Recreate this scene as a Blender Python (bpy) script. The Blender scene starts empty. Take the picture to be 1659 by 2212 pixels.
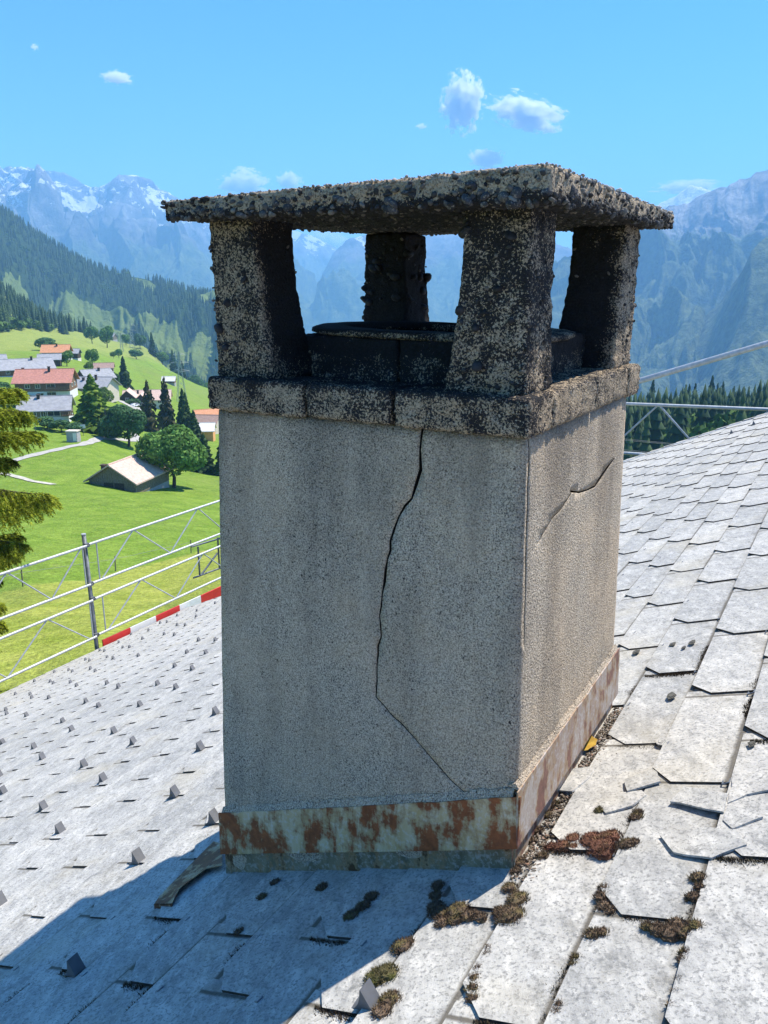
import bpy, bmesh, math, random
import numpy as np
from mathutils import Vector, Matrix

# ------------------------------------------------------------------ camera, sky, sun, exposure
scn = bpy.context.scene
COL = scn.collection
rad = math.radians
cam_d = bpy.data.cameras.new("camera"); cam = bpy.data.objects.new("camera", cam_d); COL.objects.link(cam)
cam.location = (0, 0, 0); cam.rotation_euler = (rad(90 - 15.5), 0, 0)
cam_d.sensor_fit = 'HORIZONTAL'; cam_d.sensor_width = 36.0; cam_d.lens = 36.0 * 1690 / 1659
cam_d.clip_start = 0.05; cam_d.clip_end = 90000
scn.camera = cam
SUN_AZ, SUN_EL = 56.5, 60.0          # degrees: azimuth clockwise from +Y, elevation
world = bpy.data.worlds.new("World"); scn.world = world; world.use_nodes = True
wn = world.node_tree; wn.nodes.clear()
sky = wn.nodes.new("ShaderNodeTexSky"); sky.sky_type = 'NISHITA'; sky.sun_disc = False
sky.sun_elevation = rad(SUN_EL); sky.sun_rotation = rad(SUN_AZ)
sky.altitude = 1200; sky.air_density = 1.0; sky.dust_density = 0.0; sky.ozone_density = 10.0
bg = wn.nodes.new("ShaderNodeBackground"); bg.inputs[1].default_value = 0.130
wo = wn.nodes.new("ShaderNodeOutputWorld")
hs = wn.nodes.new('ShaderNodeHueSaturation'); hs.inputs['Saturation'].default_value = 1.18
wn.links.new(sky.outputs[0], hs.inputs['Color']); wn.links.new(hs.outputs[0], bg.inputs[0]); wn.links.new(bg.outputs[0], wo.inputs[0])
sun_d = bpy.data.lights.new("sun", 'SUN'); sun_d.energy = 5.0; sun_d.angle = rad(0.5); sun_d.color = (1.0, 0.94, 0.845)
sun = bpy.data.objects.new("sun", sun_d); COL.objects.link(sun)
sdir = Vector((math.sin(rad(SUN_AZ)) * math.cos(rad(SUN_EL)), math.cos(rad(SUN_AZ)) * math.cos(rad(SUN_EL)), math.sin(rad(SUN_EL))))
sun.rotation_euler = sdir.to_track_quat('Z', 'Y').to_euler(); sun.location = (20, 10, 40)
vs = scn.view_settings; vs.view_transform = 'Standard'; vs.look = 'None'; vs.gamma = 1.0; vs.exposure = 0.95; vs.use_curve_mapping = False
scn.display_settings.display_device = 'sRGB'
scn.render.engine = 'CYCLES'
cy = scn.cycles
cy.use_denoising = True; cy.max_bounces = 6; cy.diffuse_bounces = 3; cy.glossy_bounces = 2; cy.transmission_bounces = 3
cy.volume_bounces = 20; cy.transparent_max_bounces = 8; cy.sample_clamp_indirect = 6.0; cy.caustics_reflective = False; cy.caustics_refractive = False
cy.volume_step_rate = 1.0

rng = random.Random(7)
nrg = np.random.default_rng(11)

# ------------------------------------------------------------------ helpers
WM = {}
def link(o, parent=None, world=True):
    COL.objects.link(o)
    if parent is not None:
        o.parent = parent
        if world:
            o.matrix_parent_inverse = WM.get(parent.name, Matrix.Identity(4)).inverted()
    return o
def setw(o, m):
    o.matrix_basis = m; WM[o.name] = m
def tag(o, label=None, cat=None, group=None, kind=None):
    if label: o['label'] = label
    if cat: o['category'] = cat
    if group: o['group'] = group
    if kind: o['kind'] = kind
    return o
def empty(name, loc=(0, 0, 0), label=None, cat=None, group=None, rz=0.0):
    o = bpy.data.objects.new(name, None); COL.objects.link(o)
    o.empty_display_size = 0.1
    setw(o, Matrix.Translation(Vector(loc)) @ Matrix.Rotation(rz, 4, 'Z'))
    return tag(o, label, cat, group)
def mesh_np(name, V, F, smooth=False, attrs=None):
    V = np.asarray(V, np.float32); F = np.asarray(F, np.int32)
    me = bpy.data.meshes.new(name)
    n, k = F.shape
    me.vertices.add(len(V)); me.vertices.foreach_set('co', V.ravel())
    me.loops.add(n * k); me.loops.foreach_set('vertex_index', F.ravel())
    me.polygons.add(n); me.polygons.foreach_set('loop_start', np.arange(0, n * k, k, dtype=np.int32))
    if smooth: me.polygons.foreach_set('use_smooth', np.ones(n, dtype=bool))
    for an, av in (attrs or {}).items():
        a = me.attributes.new(an, 'FLOAT', 'POINT'); a.data.foreach_set('value', np.asarray(av, np.float32))
    me.update(calc_edges=True); me.validate()
    return me
class MB:
    """collects faces for one mesh object"""
    def __init__(s): s.v = []; s.f = []
    def add(s, V, F):
        b = len(s.v); s.v += [tuple(p) for p in V]; s.f += [tuple(i + b for i in f) for f in F]
    def box(s, c, d, rz=0.0, m=None):
        hx, hy, hz = d[0] / 2, d[1] / 2, d[2] / 2
        P = [Vector((sx * hx, sy * hy, sz * hz)) for sz in (-1, 1) for sy in (-1, 1) for sx in (-1, 1)]
        M = m if m is not None else Matrix.Rotation(rz, 3, 'Z')
        P = [M @ p + Vector(c) for p in P]
        s.add(P, [(0, 2, 3, 1), (4, 5, 7, 6), (0, 1, 5, 4), (2, 6, 7, 3), (0, 4, 6, 2), (1, 3, 7, 5)])
    def tube(s, a, b, r, n=8, r2=None, cap=True):
        a, b = Vector(a), Vector(b); d = (b - a)
        if d.length < 1e-9: return
        q = d.to_track_quat('Z', 'Y').to_matrix(); r2 = r if r2 is None else r2
        V = []
        for p, rr in ((a, r), (b, r2)):
            for i in range(n):
                t = 2 * math.pi * i / n; V.append(p + q @ Vector((math.cos(t) * rr, math.sin(t) * rr, 0)))
        F = [(i, (i + 1) % n, n + (i + 1) % n, n + i) for i in range(n)]
        if cap: F += [tuple(range(n - 1, -1, -1)), tuple(range(n, 2 * n))]
        s.add(V, F)
    def path(s, pts, r, n=6):
        for i in range(len(pts) - 1): s.tube(pts[i], pts[i + 1], r, n)
    def prism(s, poly, up):
        """poly: list of 3D points (bottom face), up: extrusion vector"""
        n = len(poly); P = [Vector(p) for p in poly]; Q = [p + Vector(up) for p in P]
        s.add(P + Q, [tuple(range(n - 1, -1, -1)), tuple(range(n, 2 * n))] + [(i, (i + 1) % n, n + (i + 1) % n, n + i) for i in range(n)])
    def mesh(s, name, smooth=False):
        me = bpy.data.meshes.new(name); me.from_pydata([tuple(p) for p in s.v], [], s.f)
        bm = bmesh.new(); bm.from_mesh(me); bmesh.ops.recalc_face_normals(bm, faces=bm.faces); bm.to_mesh(me); bm.free()
        if smooth:
            for p in me.polygons: p.use_smooth = True
        me.update(); return me
    def build(s, name, m, parent=None, smooth=False, world=True):
        me = s.mesh(name, smooth); me.materials.append(m)
        return link(bpy.data.objects.new(name, me), parent, world)
def obj(name, me, m, parent=None, world=True):
    if m is not None and len(me.materials) == 0: me.materials.append(m)
    return link(bpy.data.objects.new(name, me), parent, world)

# numpy gradient noise
_perm = nrg.permutation(512).astype(np.int64); _perm = np.concatenate([_perm, _perm, _perm])
_grad = nrg.normal(size=(512, 3)); _grad /= np.linalg.norm(_grad, axis=1)[:, None]
def pn(P):
    P = np.asarray(P, np.float64); I = np.floor(P).astype(np.int64); f = P - I; I &= 511
    u = f * f * f * (f * (f * 6 - 15) + 10)
    def g(dx, dy, dz):
        h = _perm[_perm[_perm[(I[..., 0] + dx) & 511] + ((I[..., 1] + dy) & 511)] + ((I[..., 2] + dz) & 511)] & 511
        gr = _grad[h]
        return gr[..., 0] * (f[..., 0] - dx) + gr[..., 1] * (f[..., 1] - dy) + gr[..., 2] * (f[..., 2] - dz)
    ux, uy, uz = u[..., 0], u[..., 1], u[..., 2]
    l = lambda a, b, t: a + t * (b - a)
    return l(l(l(g(0,0,0), g(1,0,0), ux), l(g(0,1,0), g(1,1,0), ux), uy), l(l(g(0,0,1), g(1,0,1), ux), l(g(0,1,1), g(1,1,1), ux), uy), uz) * 1.5
def fbm(P, o=4, lac=2.03, gain=0.5):
    P = np.asarray(P, np.float64); s = 0; a = 1.0
    for i in range(o): s = s + a * pn(P + 17.3 * i); P = P * lac; a *= gain
    return s
def ridged(P, o=4, lac=2.07, gain=0.5):
    P = np.asarray(P, np.float64); s = 0; a = 1.0
    for i in range(o): s = s + a * (1 - 2 * np.abs(pn(P + 31.7 * i))); P = P * lac; a *= gain
    return s / 2

# ------------------------------------------------------------------ materials
class NT:
    def __init__(s, name, rough=0.85, spec=0.3):
        s.m = bpy.data.materials.new(name); s.m.use_nodes = True; s.t = s.m.node_tree; s.t.nodes.clear()
        s.b = s.n('ShaderNodeBsdfPrincipled'); s.o = s.n('ShaderNodeOutputMaterial')
        s.t.links.new(s.b.outputs[0], s.o.inputs[0])
        s.b.inputs['Roughness'].default_value = rough; s.b.inputs['Specular IOR Level'].default_value = spec
        s._pos = None
    def n(s, ty, **kw):
        x = s.t.nodes.new(ty)
        for k, v in kw.items(): setattr(x, k, v)
        return x
    def put(s, sock, v):
        if hasattr(v, 'is_output') or isinstance(v, bpy.types.NodeSocket): s.t.links.new(v, sock)
        elif isinstance(v, (tuple, list)) and len(v) == 3 and sock.type == 'RGBA': sock.default_value = (*v, 1)
        else: sock.default_value = v
    def pos(s, scale=(1, 1, 1), rz=0.0, obj=False):
        src = s.n('ShaderNodeTexCoord').outputs['Object'] if obj else s.n('ShaderNodeNewGeometry').outputs['Position']
        mp = s.n('ShaderNodeMapping'); s.t.links.new(src, mp.inputs[0])
        mp.inputs['Scale'].default_value = scale; mp.inputs['Rotation'].default_value = (0, 0, rz)
        return mp.outputs[0]
    def noise(s, scale, detail=3, rough=0.55, vec=None, out=0, dist=0.0):
        x = s.n('ShaderNodeTexNoise'); x.inputs['Scale'].default_value = scale; x.inputs['Detail'].default_value = detail
        x.inputs['Roughness'].default_value = rough; x.inputs['Distortion'].default_value = dist
        s.t.links.new(vec if vec is not None else s.pos(), x.inputs['Vector']); return x.outputs[out]
    def voro(s, scale, vec=None, feature='F1', out=0, rnd=1.0):
        x = s.n('ShaderNodeTexVoronoi', feature=feature); x.inputs['Scale'].default_value = scale; x.inputs['Randomness'].default_value = rnd
        s.t.links.new(vec if vec is not None else s.pos(), x.inputs['Vector']); return x.outputs[out]
    def ramp(s, fac, stops, interp='LINEAR'):
        x = s.n('ShaderNodeValToRGB'); x.color_ramp.interpolation = interp
        e = x.color_ramp.elements
        while len(e) < len(stops): e.new(0.5)
        for i, (p, c) in enumerate(stops):
            e[i].position = p; e[i].color = (*c, 1) if isinstance(c, (tuple, list)) else (c, c, c, 1)
        s.t.links.new(fac, x.inputs[0]); return x.outputs[0]
    def step(s, fac, a, b):
        x = s.n('ShaderNodeMapRange'); x.clamp = True
        s.t.links.new(fac, x.inputs[0]); x.inputs[1].default_value = a; x.inputs[2].default_value = b
        return x.outputs[0]
    def mix(s, fac, a, b, mode='MIX'):
        x = s.n('ShaderNodeMix', data_type='RGBA', blend_type=mode)
        s.put(x.inputs[0], fac); s.put(x.inputs[6], a); s.put(x.inputs[7], b); return x.outputs[2]
    def math(s, op, a, b=0.0):
        x = s.n('ShaderNodeMath', operation=op); s.put(x.inputs[0], a); s.put(x.inputs[1], b); return x.outputs[0]
    def attr(s, name): return s.n('ShaderNodeAttribute', attribute_name=name).outputs['Fac']
    def objrand(s): return s.n('ShaderNodeObjectInfo').outputs['Random']
    def island(s): return s.n('ShaderNodeNewGeometry').outputs['Random Per Island']
    def sep(s, out, src='Position'):
        x = s.n('ShaderNodeSeparateXYZ'); s.t.links.new(s.n('ShaderNodeNewGeometry').outputs[src], x.inputs[0]); return x.outputs[out]
    def col(s, v): s.put(s.b.inputs['Base Color'], v); return s
    def bump(s, h, strength=0.5, dist=0.01):
        x = s.n('ShaderNodeBump'); x.inputs['Strength'].default_value = strength; x.inputs['Distance'].default_value = dist
        s.t.links.new(h, x.inputs['Height'])
        s.t.links.new(x.outputs[0], s.b.inputs['Normal']); return s
def flat(name, c, rough=0.8, spec=0.3, var=0.15, metal=0.0, scale=3.0):
    t = NT(name, rough, spec)
    d = tuple(x * (1 - var) for x in c); l = tuple(min(1, x * (1 + var)) for x in c)
    t.col(t.ramp(t.noise(scale, 3), [(0.35, d), (0.65, l)])); t.b.inputs['Metallic'].default_value = metal
    return t.m

# ------------------------------------------------------------------ measured positions
TER_R = [0, 15, 30, 45, 60, 80, 100, 130, 160, 190, 225, 260, 300, 350, 420, 500, 600, 700, 850, 1000, 1150, 1350, 1700, 2200, 3000, 5000]
TER_AZ = [-60.0, -26.2, -21.7, -16.8, -12.0, 0.0, 17.4, 21.7, 26.2, 60.0]
TER_Z = [[-12.5, -12.5, -14.0, -16.9, -19.8, -22.6, -25.4, -28.0, -29.5, -30.0, -30.0, -29.8, -28.8, -27.4, -27.4, -27.6, -27.9, -24.5, -14.9, 3.6, 21.2, -94.7, -256.2, -395.7, -430.0, -430.0], [-12.5, -12.5, -14.0, -16.9, -19.8, -22.6, -25.4, -28.0, -29.5, -30.0, -30.0, -29.8, -28.8, -27.4, -27.4, -27.6, -27.9, -24.5, -14.9, 3.6, 21.2, -94.7, -256.2, -395.7, -430.0, -430.0], [-12.1, -12.1, -13.6, -17.1, -20.5, -23.2, -25.9, -29.1, -30.4, -31.6, -32.4, -32.3, -31.5, -30.4, -30.8, -31.2, -33.4, -35.6, -37.1, -36.7, -61.5, -156.2, -288.0, -402.0, -430.0, -430.0], [-13.6, -13.6, -14.6, -17.4, -20.8, -23.8, -26.7, -31.1, -34.2, -36.8, -38.6, -40.2, -42.0, -43.9, -46.4, -48.8, -51.7, -53.3, -55.4, -57.1, -123.8, -202.4, -312.0, -406.7, -430.0, -430.0], [-14.0, -14.0, -15.0, -16.7, -20.2, -24.9, -28.2, -33.1, -36.9, -40.6, -43.9, -46.9, -50.3, -53.8, -58.8, -64.6, -71.9, -79.4, -122.3, -172.7, -218.7, -273.0, -348.6, -413.9, -430.0, -430.0], [-15.2, -15.2, -16.2, -18.0, -21.8, -26.8, -31.1, -35.8, -39.9, -44.1, -48.0, -51.6, -55.7, -60.4, -67.0, -74.1, -87.5, -107.2, -151.0, -196.8, -238.5, -287.6, -356.2, -415.4, -430.0, -430.0], [-16.5, -16.5, -17.5, -19.3, -23.3, -28.6, -34.0, -38.5, -43.0, -47.5, -52.1, -56.3, -61.2, -67.0, -75.2, -83.6, -103.1, -135.0, -179.7, -220.8, -258.2, -302.3, -363.8, -416.9, -430.0, -430.0], [-15.9, -15.9, -16.9, -18.7, -22.6, -27.8, -33.0, -37.2, -41.5, -45.7, -50.0, -54.0, -58.7, -64.0, -71.5, -78.9, -97.8, -130.2, -175.7, -217.4, -255.4, -300.2, -362.7, -416.7, -430.0, -430.0], [-15.2, -15.2, -16.2, -18.0, -21.7, -26.7, -31.8, -35.5, -39.3, -43.1, -47.0, -50.7, -55.0, -60.1, -67.4, -73.7, -92.2, -125.1, -171.3, -213.8, -252.4, -298.0, -361.6, -416.5, -430.0, -430.0], [-15.2, -15.2, -16.2, -18.0, -21.7, -26.7, -31.8, -35.5, -39.3, -43.1, -47.0, -50.7, -55.0, -60.1, -67.4, -73.7, -92.2, -125.1, -171.3, -213.8, -252.4, -298.0, -361.6, -416.5, -430.0, -430.0]]
CR_MID = [(-31.6, 2700, 371), (-26.13, 2620, 278), (-24.7, 2600, 234), (-23.23, 2534, 184), (-21.7, 2469, 133), (-20.53, 2420, 95), (-18.46, 2338, 57), (-15.83, 2239, 36), (-13.74, 2162, 11), (-11.61, 2086, -17), (-8.81, 1988, -57), (-6.25, 1900, -87)]
CR_L1 = [(-30.66, 9500, 1091), (-27.48, 9500, 1189), (-25.74, 9500, 1186), (-24.41, 9500, 1256), (-22.98, 9500, 1257), (-22.32, 9500, 1240), (-21.57, 9500, 1157), (-20.52, 9500, 1097), (-19.41, 9500, 1086), (-18.7, 9500, 1105), (-17.96, 9500, 1160), (-17.22, 9500, 1211), (-16.69, 9500, 1247), (-16.21, 9500, 1227), (-15.37, 9500, 1153), (-14.37, 9500, 1073), (-13.37, 9500, 973), (-12.21, 9500, 857), (-11.33, 9500, 762), (-7.37, 9500, 396), (-6.58, 9500, 218), (-4.07, 9500, -40), (-2.03, 9500, -309), (0.02, 9500, -491)]
CR_L0 = [(-23.48, 10000, 1154), (-22.91, 10000, 1216), (-22.19, 10000, 1302), (-21.78, 10000, 1315), (-20.97, 10000, 1308), (-20.44, 10000, 1289), (-19.92, 10000, 1226), (-19.53, 10000, 1181), (-19.26, 10000, 1159), (-18.97, 10000, 1176), (-18.7, 10000, 1163), (-18.01, 10000, 1124)]
CR_D1 = [(-12.83, 12500, 1093), (-9.76, 12500, 1137), (-7.3, 12500, 942), (-6.04, 12500, 919), (-4.94, 12500, 855), (-3.45, 12500, 697), (-2.24, 12500, 491), (-0.96, 12500, 255)]
CR_D2 = [(-4.87, 9000, -13), (-4.19, 9000, 232), (-3.46, 9000, 425), (-2.71, 9000, 536), (-2.23, 9000, 593), (-1.27, 9000, 627), (0.02, 9000, 665), (2.25, 9000, 712), (5.42, 9000, 756), (8.58, 9000, 705), (11.11, 9000, 559), (12.99, 9000, 462), (14.77, 9000, 551), (17.2, 9000, 703)]
CR_R1 = [(10.36, 6000, -9), (12.77, 6000, 151), (14.82, 6000, 290), (16.23, 6000, 395), (17.18, 6000, 490), (18.14, 6000, 553), (19.08, 6000, 588), (19.92, 6000, 588), (20.46, 6000, 632), (21.35, 6000, 655), (21.89, 6000, 684), (22.41, 6000, 678), (22.73, 6000, 702), (23.43, 6000, 718), (23.96, 6000, 760), (24.43, 6000, 776), (25.92, 6000, 830), (27.9, 6000, 829), (32.71, 6000, 687)]
CR_R0 = [(17.56, 9000, 836), (18.38, 9000, 912), (19.25, 9000, 969), (19.95, 9000, 1056), (20.57, 9000, 1047), (21.25, 9000, 1000), (22.26, 9000, 920)]
CR_R2 = [(16.0, 3500, -308), (18.35, 3500, -238), (20.59, 3500, -154), (22.4, 3500, -40), (23.57, 3500, 83), (24.89, 3500, 218), (26.71, 3500, 345), (30.43, 3500, 411)]
GUARDS = [(11.358, 10.763), (11.638, 10.44), (12.721, 10.854), (10.472, 9.238), (12.233, 10.058), (12.844, 10.409), (10.664, 8.872), (9.866, 8.323), (12.348, 9.597), (10.102, 7.986), (9.241, 7.434), (13.382, 9.961), (11.162, 8.368), (12.773, 9.083), (11.224, 7.902), (10.757, 7.68), (7.201, 5.986), (6.406, 5.51), (13.016, 8.742), (12.381, 8.367), (10.816, 7.179), (10.243, 6.852), (8.83, 6.225), (12.379, 7.867), (11.763, 7.497), (6.641, 5.19), (5.865, 4.759), (12.851, 7.431), (11.832, 7.049), (11.248, 6.702), (10.32, 6.407), (9.568, 5.926), (12.933, 7.01), (11.364, 6.296), (10.798, 5.966), (9.713, 5.535), (8.916, 5.062), (6.111, 4.452), (5.358, 4.008), (7.577, 4.57), (6.806, 4.133), (12.104, 6.045), (10.817, 5.512), (10.201, 5.135), (9.106, 4.698), (5.585, 3.684), (4.872, 3.284), (6.975, 3.757), (6.184, 3.332), (5.019, 2.927), (10.302, 4.725), (9.709, 4.372), (8.449, 3.884), (6.436, 3.029), (3.221, 2.126), (5.675, 2.591), (4.541, 2.206), (3.809, 1.799), (7.172, 2.739), (5.85, 2.268), (5.151, 1.886), (2.68, 1.403), (4.022, 1.488), (3.339, 1.129), (5.424, 1.628), (4.696, 1.218), (3.557, 0.808), (2.242, 0.752), (2.892, 0.465), (1.625, 0.419), (1.817, 0.117), (2.455, -0.183), (1.369, -0.559), (0.151, -0.572), (0.448, 10.924), (0.709, 10.658)]
MOSS = [[(0.199, -0.09, 0.02), (0.184, -0.137, 0.02)], [(0.133, -0.218, 0.033), (0.158, -0.19, 0.025), (0.102, -0.259, 0.021)], [(0.075, -0.207, 0.038), (0.069, -0.243, 0.024), (0.036, -0.226, 0.021)], [(-0.004, -0.227, 0.018), (0.019, -0.218, 0.016)], [(-0.083, -0.217, 0.044), (-0.08, -0.147, 0.034), (-0.036, -0.097, 0.024), (-0.047, -0.199, 0.021)], [(0.173, -0.364, 0.032), (0.162, -0.346, 0.019)], [(0.162, -0.474, 0.041), (0.188, -0.483, 0.031)], [(0.102, -0.553, 0.03), (0.103, -0.592, 0.029)], [(-0.084, -0.454, 0.017), (-0.094, -0.486, 0.019), (-0.107, -0.516, 0.017), (-0.078, -0.42, 0.012)], [(-0.074, -0.345, 0.01), (-0.08, -0.366, 0.009)], [(-0.244, 0.109, 0.05), (-0.205, 0.142, 0.039), (-0.254, 0.16, 0.034), (-0.257, 0.076, 0.027)], [(-0.312, 0.118, 0.03), (-0.327, 0.13, 0.019), (-0.295, 0.109, 0.019)], [(-0.145, 0.151, 0.026), (-0.126, 0.108, 0.031), (-0.09, 0.108, 0.02), (-0.159, 0.108, 0.017)], [(-0.078, 0.061, 0.02)], [(-0.304, 0.266, 0.023), (-0.305, 0.294, 0.014)], [(-0.183, 0.308, 0.019)], [(-0.301, -0.118, 0.02), (-0.318, -0.157, 0.02), (-0.299, -0.083, 0.016), (-0.34, -0.175, 0.015)], [(-0.319, -0.266, 0.022), (-0.341, -0.257, 0.017)], [(-0.468, -0.232, 0.024), (-0.496, -0.241, 0.027), (-0.521, -0.235, 0.025), (-0.503, -0.207, 0.02), (-0.545, -0.211, 0.02), (-0.44, -0.223, 0.015)], [(-0.521, -0.024, 0.021), (-0.532, -0.062, 0.014), (-0.523, -0.104, 0.019)], [(-0.538, -0.304, 0.013), (-0.537, -0.327, 0.01)], [(-0.543, -0.391, 0.007), (-0.542, -0.426, 0.008), (-0.54, -0.466, 0.009)], [(-0.303, -0.35, 0.012), (-0.303, -0.373, 0.009)], [(-0.311, -0.504, 0.011), (-0.312, -0.523, 0.009)], [(0.418, -0.246, 0.026), (0.403, -0.202, 0.026), (0.402, -0.153, 0.024)], [(0.631, -0.104, 0.02)], [(0.859, -0.074, 0.019)], [(0.852, -0.158, 0.02)], [(0.804, -0.337, 0.016)], [(-0.013, 0.358, 0.022), (-0.017, 0.296, 0.021)], [(-0.017, 0.199, 0.021), (-0.015, 0.144, 0.017)], [(-0.019, 0.03, 0.023), (-0.025, -0.015, 0.019)]]
SHARDS = [[[-0.218, 0.486], [-0.291, 0.553], [-0.313, 0.527], [-0.336, 0.462], [-0.246, 0.407]], [[-0.389, 0.337], [-0.41, 0.428], [-0.543, 0.376], [-0.546, 0.272]], [[-0.173, 0.34], [-0.224, 0.408], [-0.287, 0.418], [-0.307, 0.389], [-0.279, 0.325], [-0.208, 0.284]], [[-0.009, 0.433], [0.015, 0.584], [-0.086, 0.595], [-0.094, 0.525], [-0.063, 0.417]], [[-0.549, 0.328], [-0.543, 0.486], [-0.659, 0.505], [-0.667, 0.403], [-0.594, 0.374]], [[-0.549, 0.233], [-0.579, 0.189], [-0.647, 0.25], [-0.618, 0.289], [-0.552, 0.315]], [[-0.394, 0.16], [-0.447, 0.076], [-0.546, 0.053], [-0.621, 0.116], [-0.588, 0.189], [-0.507, 0.201], [-0.418, 0.183]]]
CHIPS = [[0.027, 1.736], [-0.13, 1.769], [-0.191, 1.701], [-0.219, 1.755], [-0.238, 1.156], [-0.279, 0.754], [-0.572, 0.691]]
LEAF = [-0.013, 0.75]
APRON = [[1.343, -0.214], [1.369, -0.16], [1.406, 0.193], [1.336, 0.167], [1.184, 0.009], [1.255, -0.009], [1.278, -0.133], [1.246, -0.213]]
NEAR = [0.3918, 2.0, -1.6846]

# ------------------------------------------------------------------ ground and valley
def build_grid():
    az = np.concatenate([np.arange(-180, -36, 6.0), np.arange(-36, 36.01, 0.2), np.arange(40, 181, 6.0)])
    r = np.concatenate([[0.5, 6], np.geomspace(12, 1500, 210), np.geomspace(1560, 16000, 40)])
    T = np.array(TER_Z)
    rows = np.array([np.interp(r, TER_R, t) for t in T])              # az nodes x r
    k = np.array([0.1, 0.2, 0.4, 0.2, 0.1])
    rows = np.array([np.convolve(np.pad(q, 2, mode='edge'), k, mode='valid') for q in rows])
    Zg = np.zeros((len(az), len(r)))
    a = np.clip(az, TER_AZ[0], TER_AZ[-1]); i = np.clip(np.searchsorted(TER_AZ, a) - 1, 0, len(TER_AZ) - 2)
    A0 = np.array(TER_AZ)[i]; A1 = np.array(TER_AZ)[i + 1]; f = (a - A0) / (A1 - A0); f = 0.5 * f + 0.5 * f * f * (3 - 2 * f)
    Zg = rows[i] * (1 - f[:, None]) + rows[i + 1] * f[:, None]
    X = np.sin(np.radians(az))[:, None] * r[None]; Y = np.cos(np.radians(az))[:, None] * r[None]
    am = np.clip(r / 60, 0.08, 3.0)[None]
    Zg = Zg + am * fbm(np.stack([X / 55, Y / 55, X * 0], -1), 3) * 0.45 + 0.10 * pn(np.stack([X / 4, Y / 4, X * 0 + 3], -1)) * (r[None] < 400)
    return az, r, X, Y, Zg
GAZ, GR, GX, GY, GZ = build_grid()
def terz(x, y):
    a = math.degrees(math.atan2(x, y)); q = math.hypot(x, y)
    i = int(np.clip(np.searchsorted(GAZ, a) - 1, 0, len(GAZ) - 2)); j = int(np.clip(np.searchsorted(GR, q) - 1, 0, len(GR) - 2))
    u = (a - GAZ[i]) / (GAZ[i + 1] - GAZ[i]); v = min(1, max(0, (q - GR[j]) / (GR[j + 1] - GR[j])))
    return float((GZ[i, j] * (1 - u) + GZ[i + 1, j] * u) * (1 - v) + (GZ[i, j + 1] * (1 - u) + GZ[i + 1, j + 1] * u) * v)
def polar(az, r): return math.sin(rad(az)) * r, math.cos(rad(az)) * r
def gridfaces(n, m):
    i, j = np.meshgrid(np.arange(n - 1), np.arange(m - 1), indexing='ij'); b = (i * m + j).ravel()
    return np.stack([b, b + m, b + m + 1, b + 1], 1)

def grass_material():
    t = NT('meadow_grass', 0.95, 0.1)
    big = t.noise(0.035, 4, 0.6); mid = t.noise(0.35, 4, 0.65); fine = t.noise(2.6, 3, 0.7)
    green = t.ramp(mid, [(0.3, (0.150, 0.260, 0.025)), (0.7, (0.270, 0.380, 0.055))])
    mown = t.ramp(mid, [(0.3, (0.270, 0.330, 0.040)), (0.7, (0.430, 0.450, 0.095))])
    hill = t.ramp(mid, [(0.3, (0.230, 0.310, 0.050)), (0.7, (0.370, 0.400, 0.100))])
    c = t.mix(t.step(t.math('ADD', t.attr('mown'), t.math('MULTIPLY', t.math('SUBTRACT', mid, 0.5), 1.2)), 0.3, 0.7), green, mown)
    c = t.mix(t.step(t.math('ADD', t.attr('hill'), t.math('MULTIPLY', t.math('SUBTRACT', big, 0.5), 1.6)), 0.3, 0.75), c, hill)
    pat = t.noise(0.012, 5, 0.7); c = t.mix(t.math('MULTIPLY', t.step(pat, 0.50, 0.64), 0.55), c, (0.235, 0.275, 0.070)); c = t.mix(t.math('MULTIPLY', t.step(t.noise(0.09, 5, 0.7), 0.54, 0.68), 0.5), c, (0.130, 0.200, 0.035))
    c = t.mix(t.math('MULTIPLY', t.step(t.noise(0.5, 4, 0.7), 0.60, 0.72), 0.5), c, (0.33, 0.32, 0.11))
    c = t.mix(t.attr('wood'), c, (0.028, 0.058, 0.018))
    c = t.mix(0.8, c, t.ramp(fine, [(0.34, 0.50), (0.62, 1.0)]), 'MULTIPLY')
    c = t.mix(0.5, c, t.ramp(t.noise(7.0, 2, 0.6), [(0.35, 0.5), (0.62, 1.05)]), 'MULTIPLY')
    t.col(c); t.bump(t.noise(3.2, 4, 0.7), 0.9, 0.25)
    return t.m
M_GRASS = grass_material()
def build_ground():
    n, m = GX.shape
    R_ = np.broadcast_to(GR[None], GX.shape); A_ = np.broadcast_to(GAZ[:, None], GX.shape)
    # mown strip below the fence line, drier hillside above the village, dark wood floor on the right and below the crest
    fy = 49.0 + (GX + 24.7) * 2.3
    mown = np.clip((fy - GY) / 5 + 0.5, 0, 1) * (A_ < 5) * (A_ > -60)
    hill = np.clip((R_ - 330 - (A_ + 26) * 34) / 160, 0, 1) * (A_ < -5) * (R_ < 1600)
    wood = np.clip((R_ - 215) / 40, 0, 1) * np.clip((A_ - 9) / 3, 0, 1) * np.clip((2600 - R_) / 200, 0, 1)
    wood = np.maximum(wood, np.clip((R_ - 1180) / 60, 0, 1) * (A_ < 9) * np.clip((2700 - R_) / 200, 0, 1))
    V = np.stack([GX, GY, GZ], -1).reshape(-1, 3)
    me = mesh_np('meadow', V, gridfaces(n, m)[:, ::-1], True, {'mown': mown.ravel(), 'hill': hill.ravel(), 'wood': wood.ravel()})
    tag(obj('meadow', me, M_GRASS), 'green sloping meadow and valley floor', None, kind='structure')
build_ground()

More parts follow.
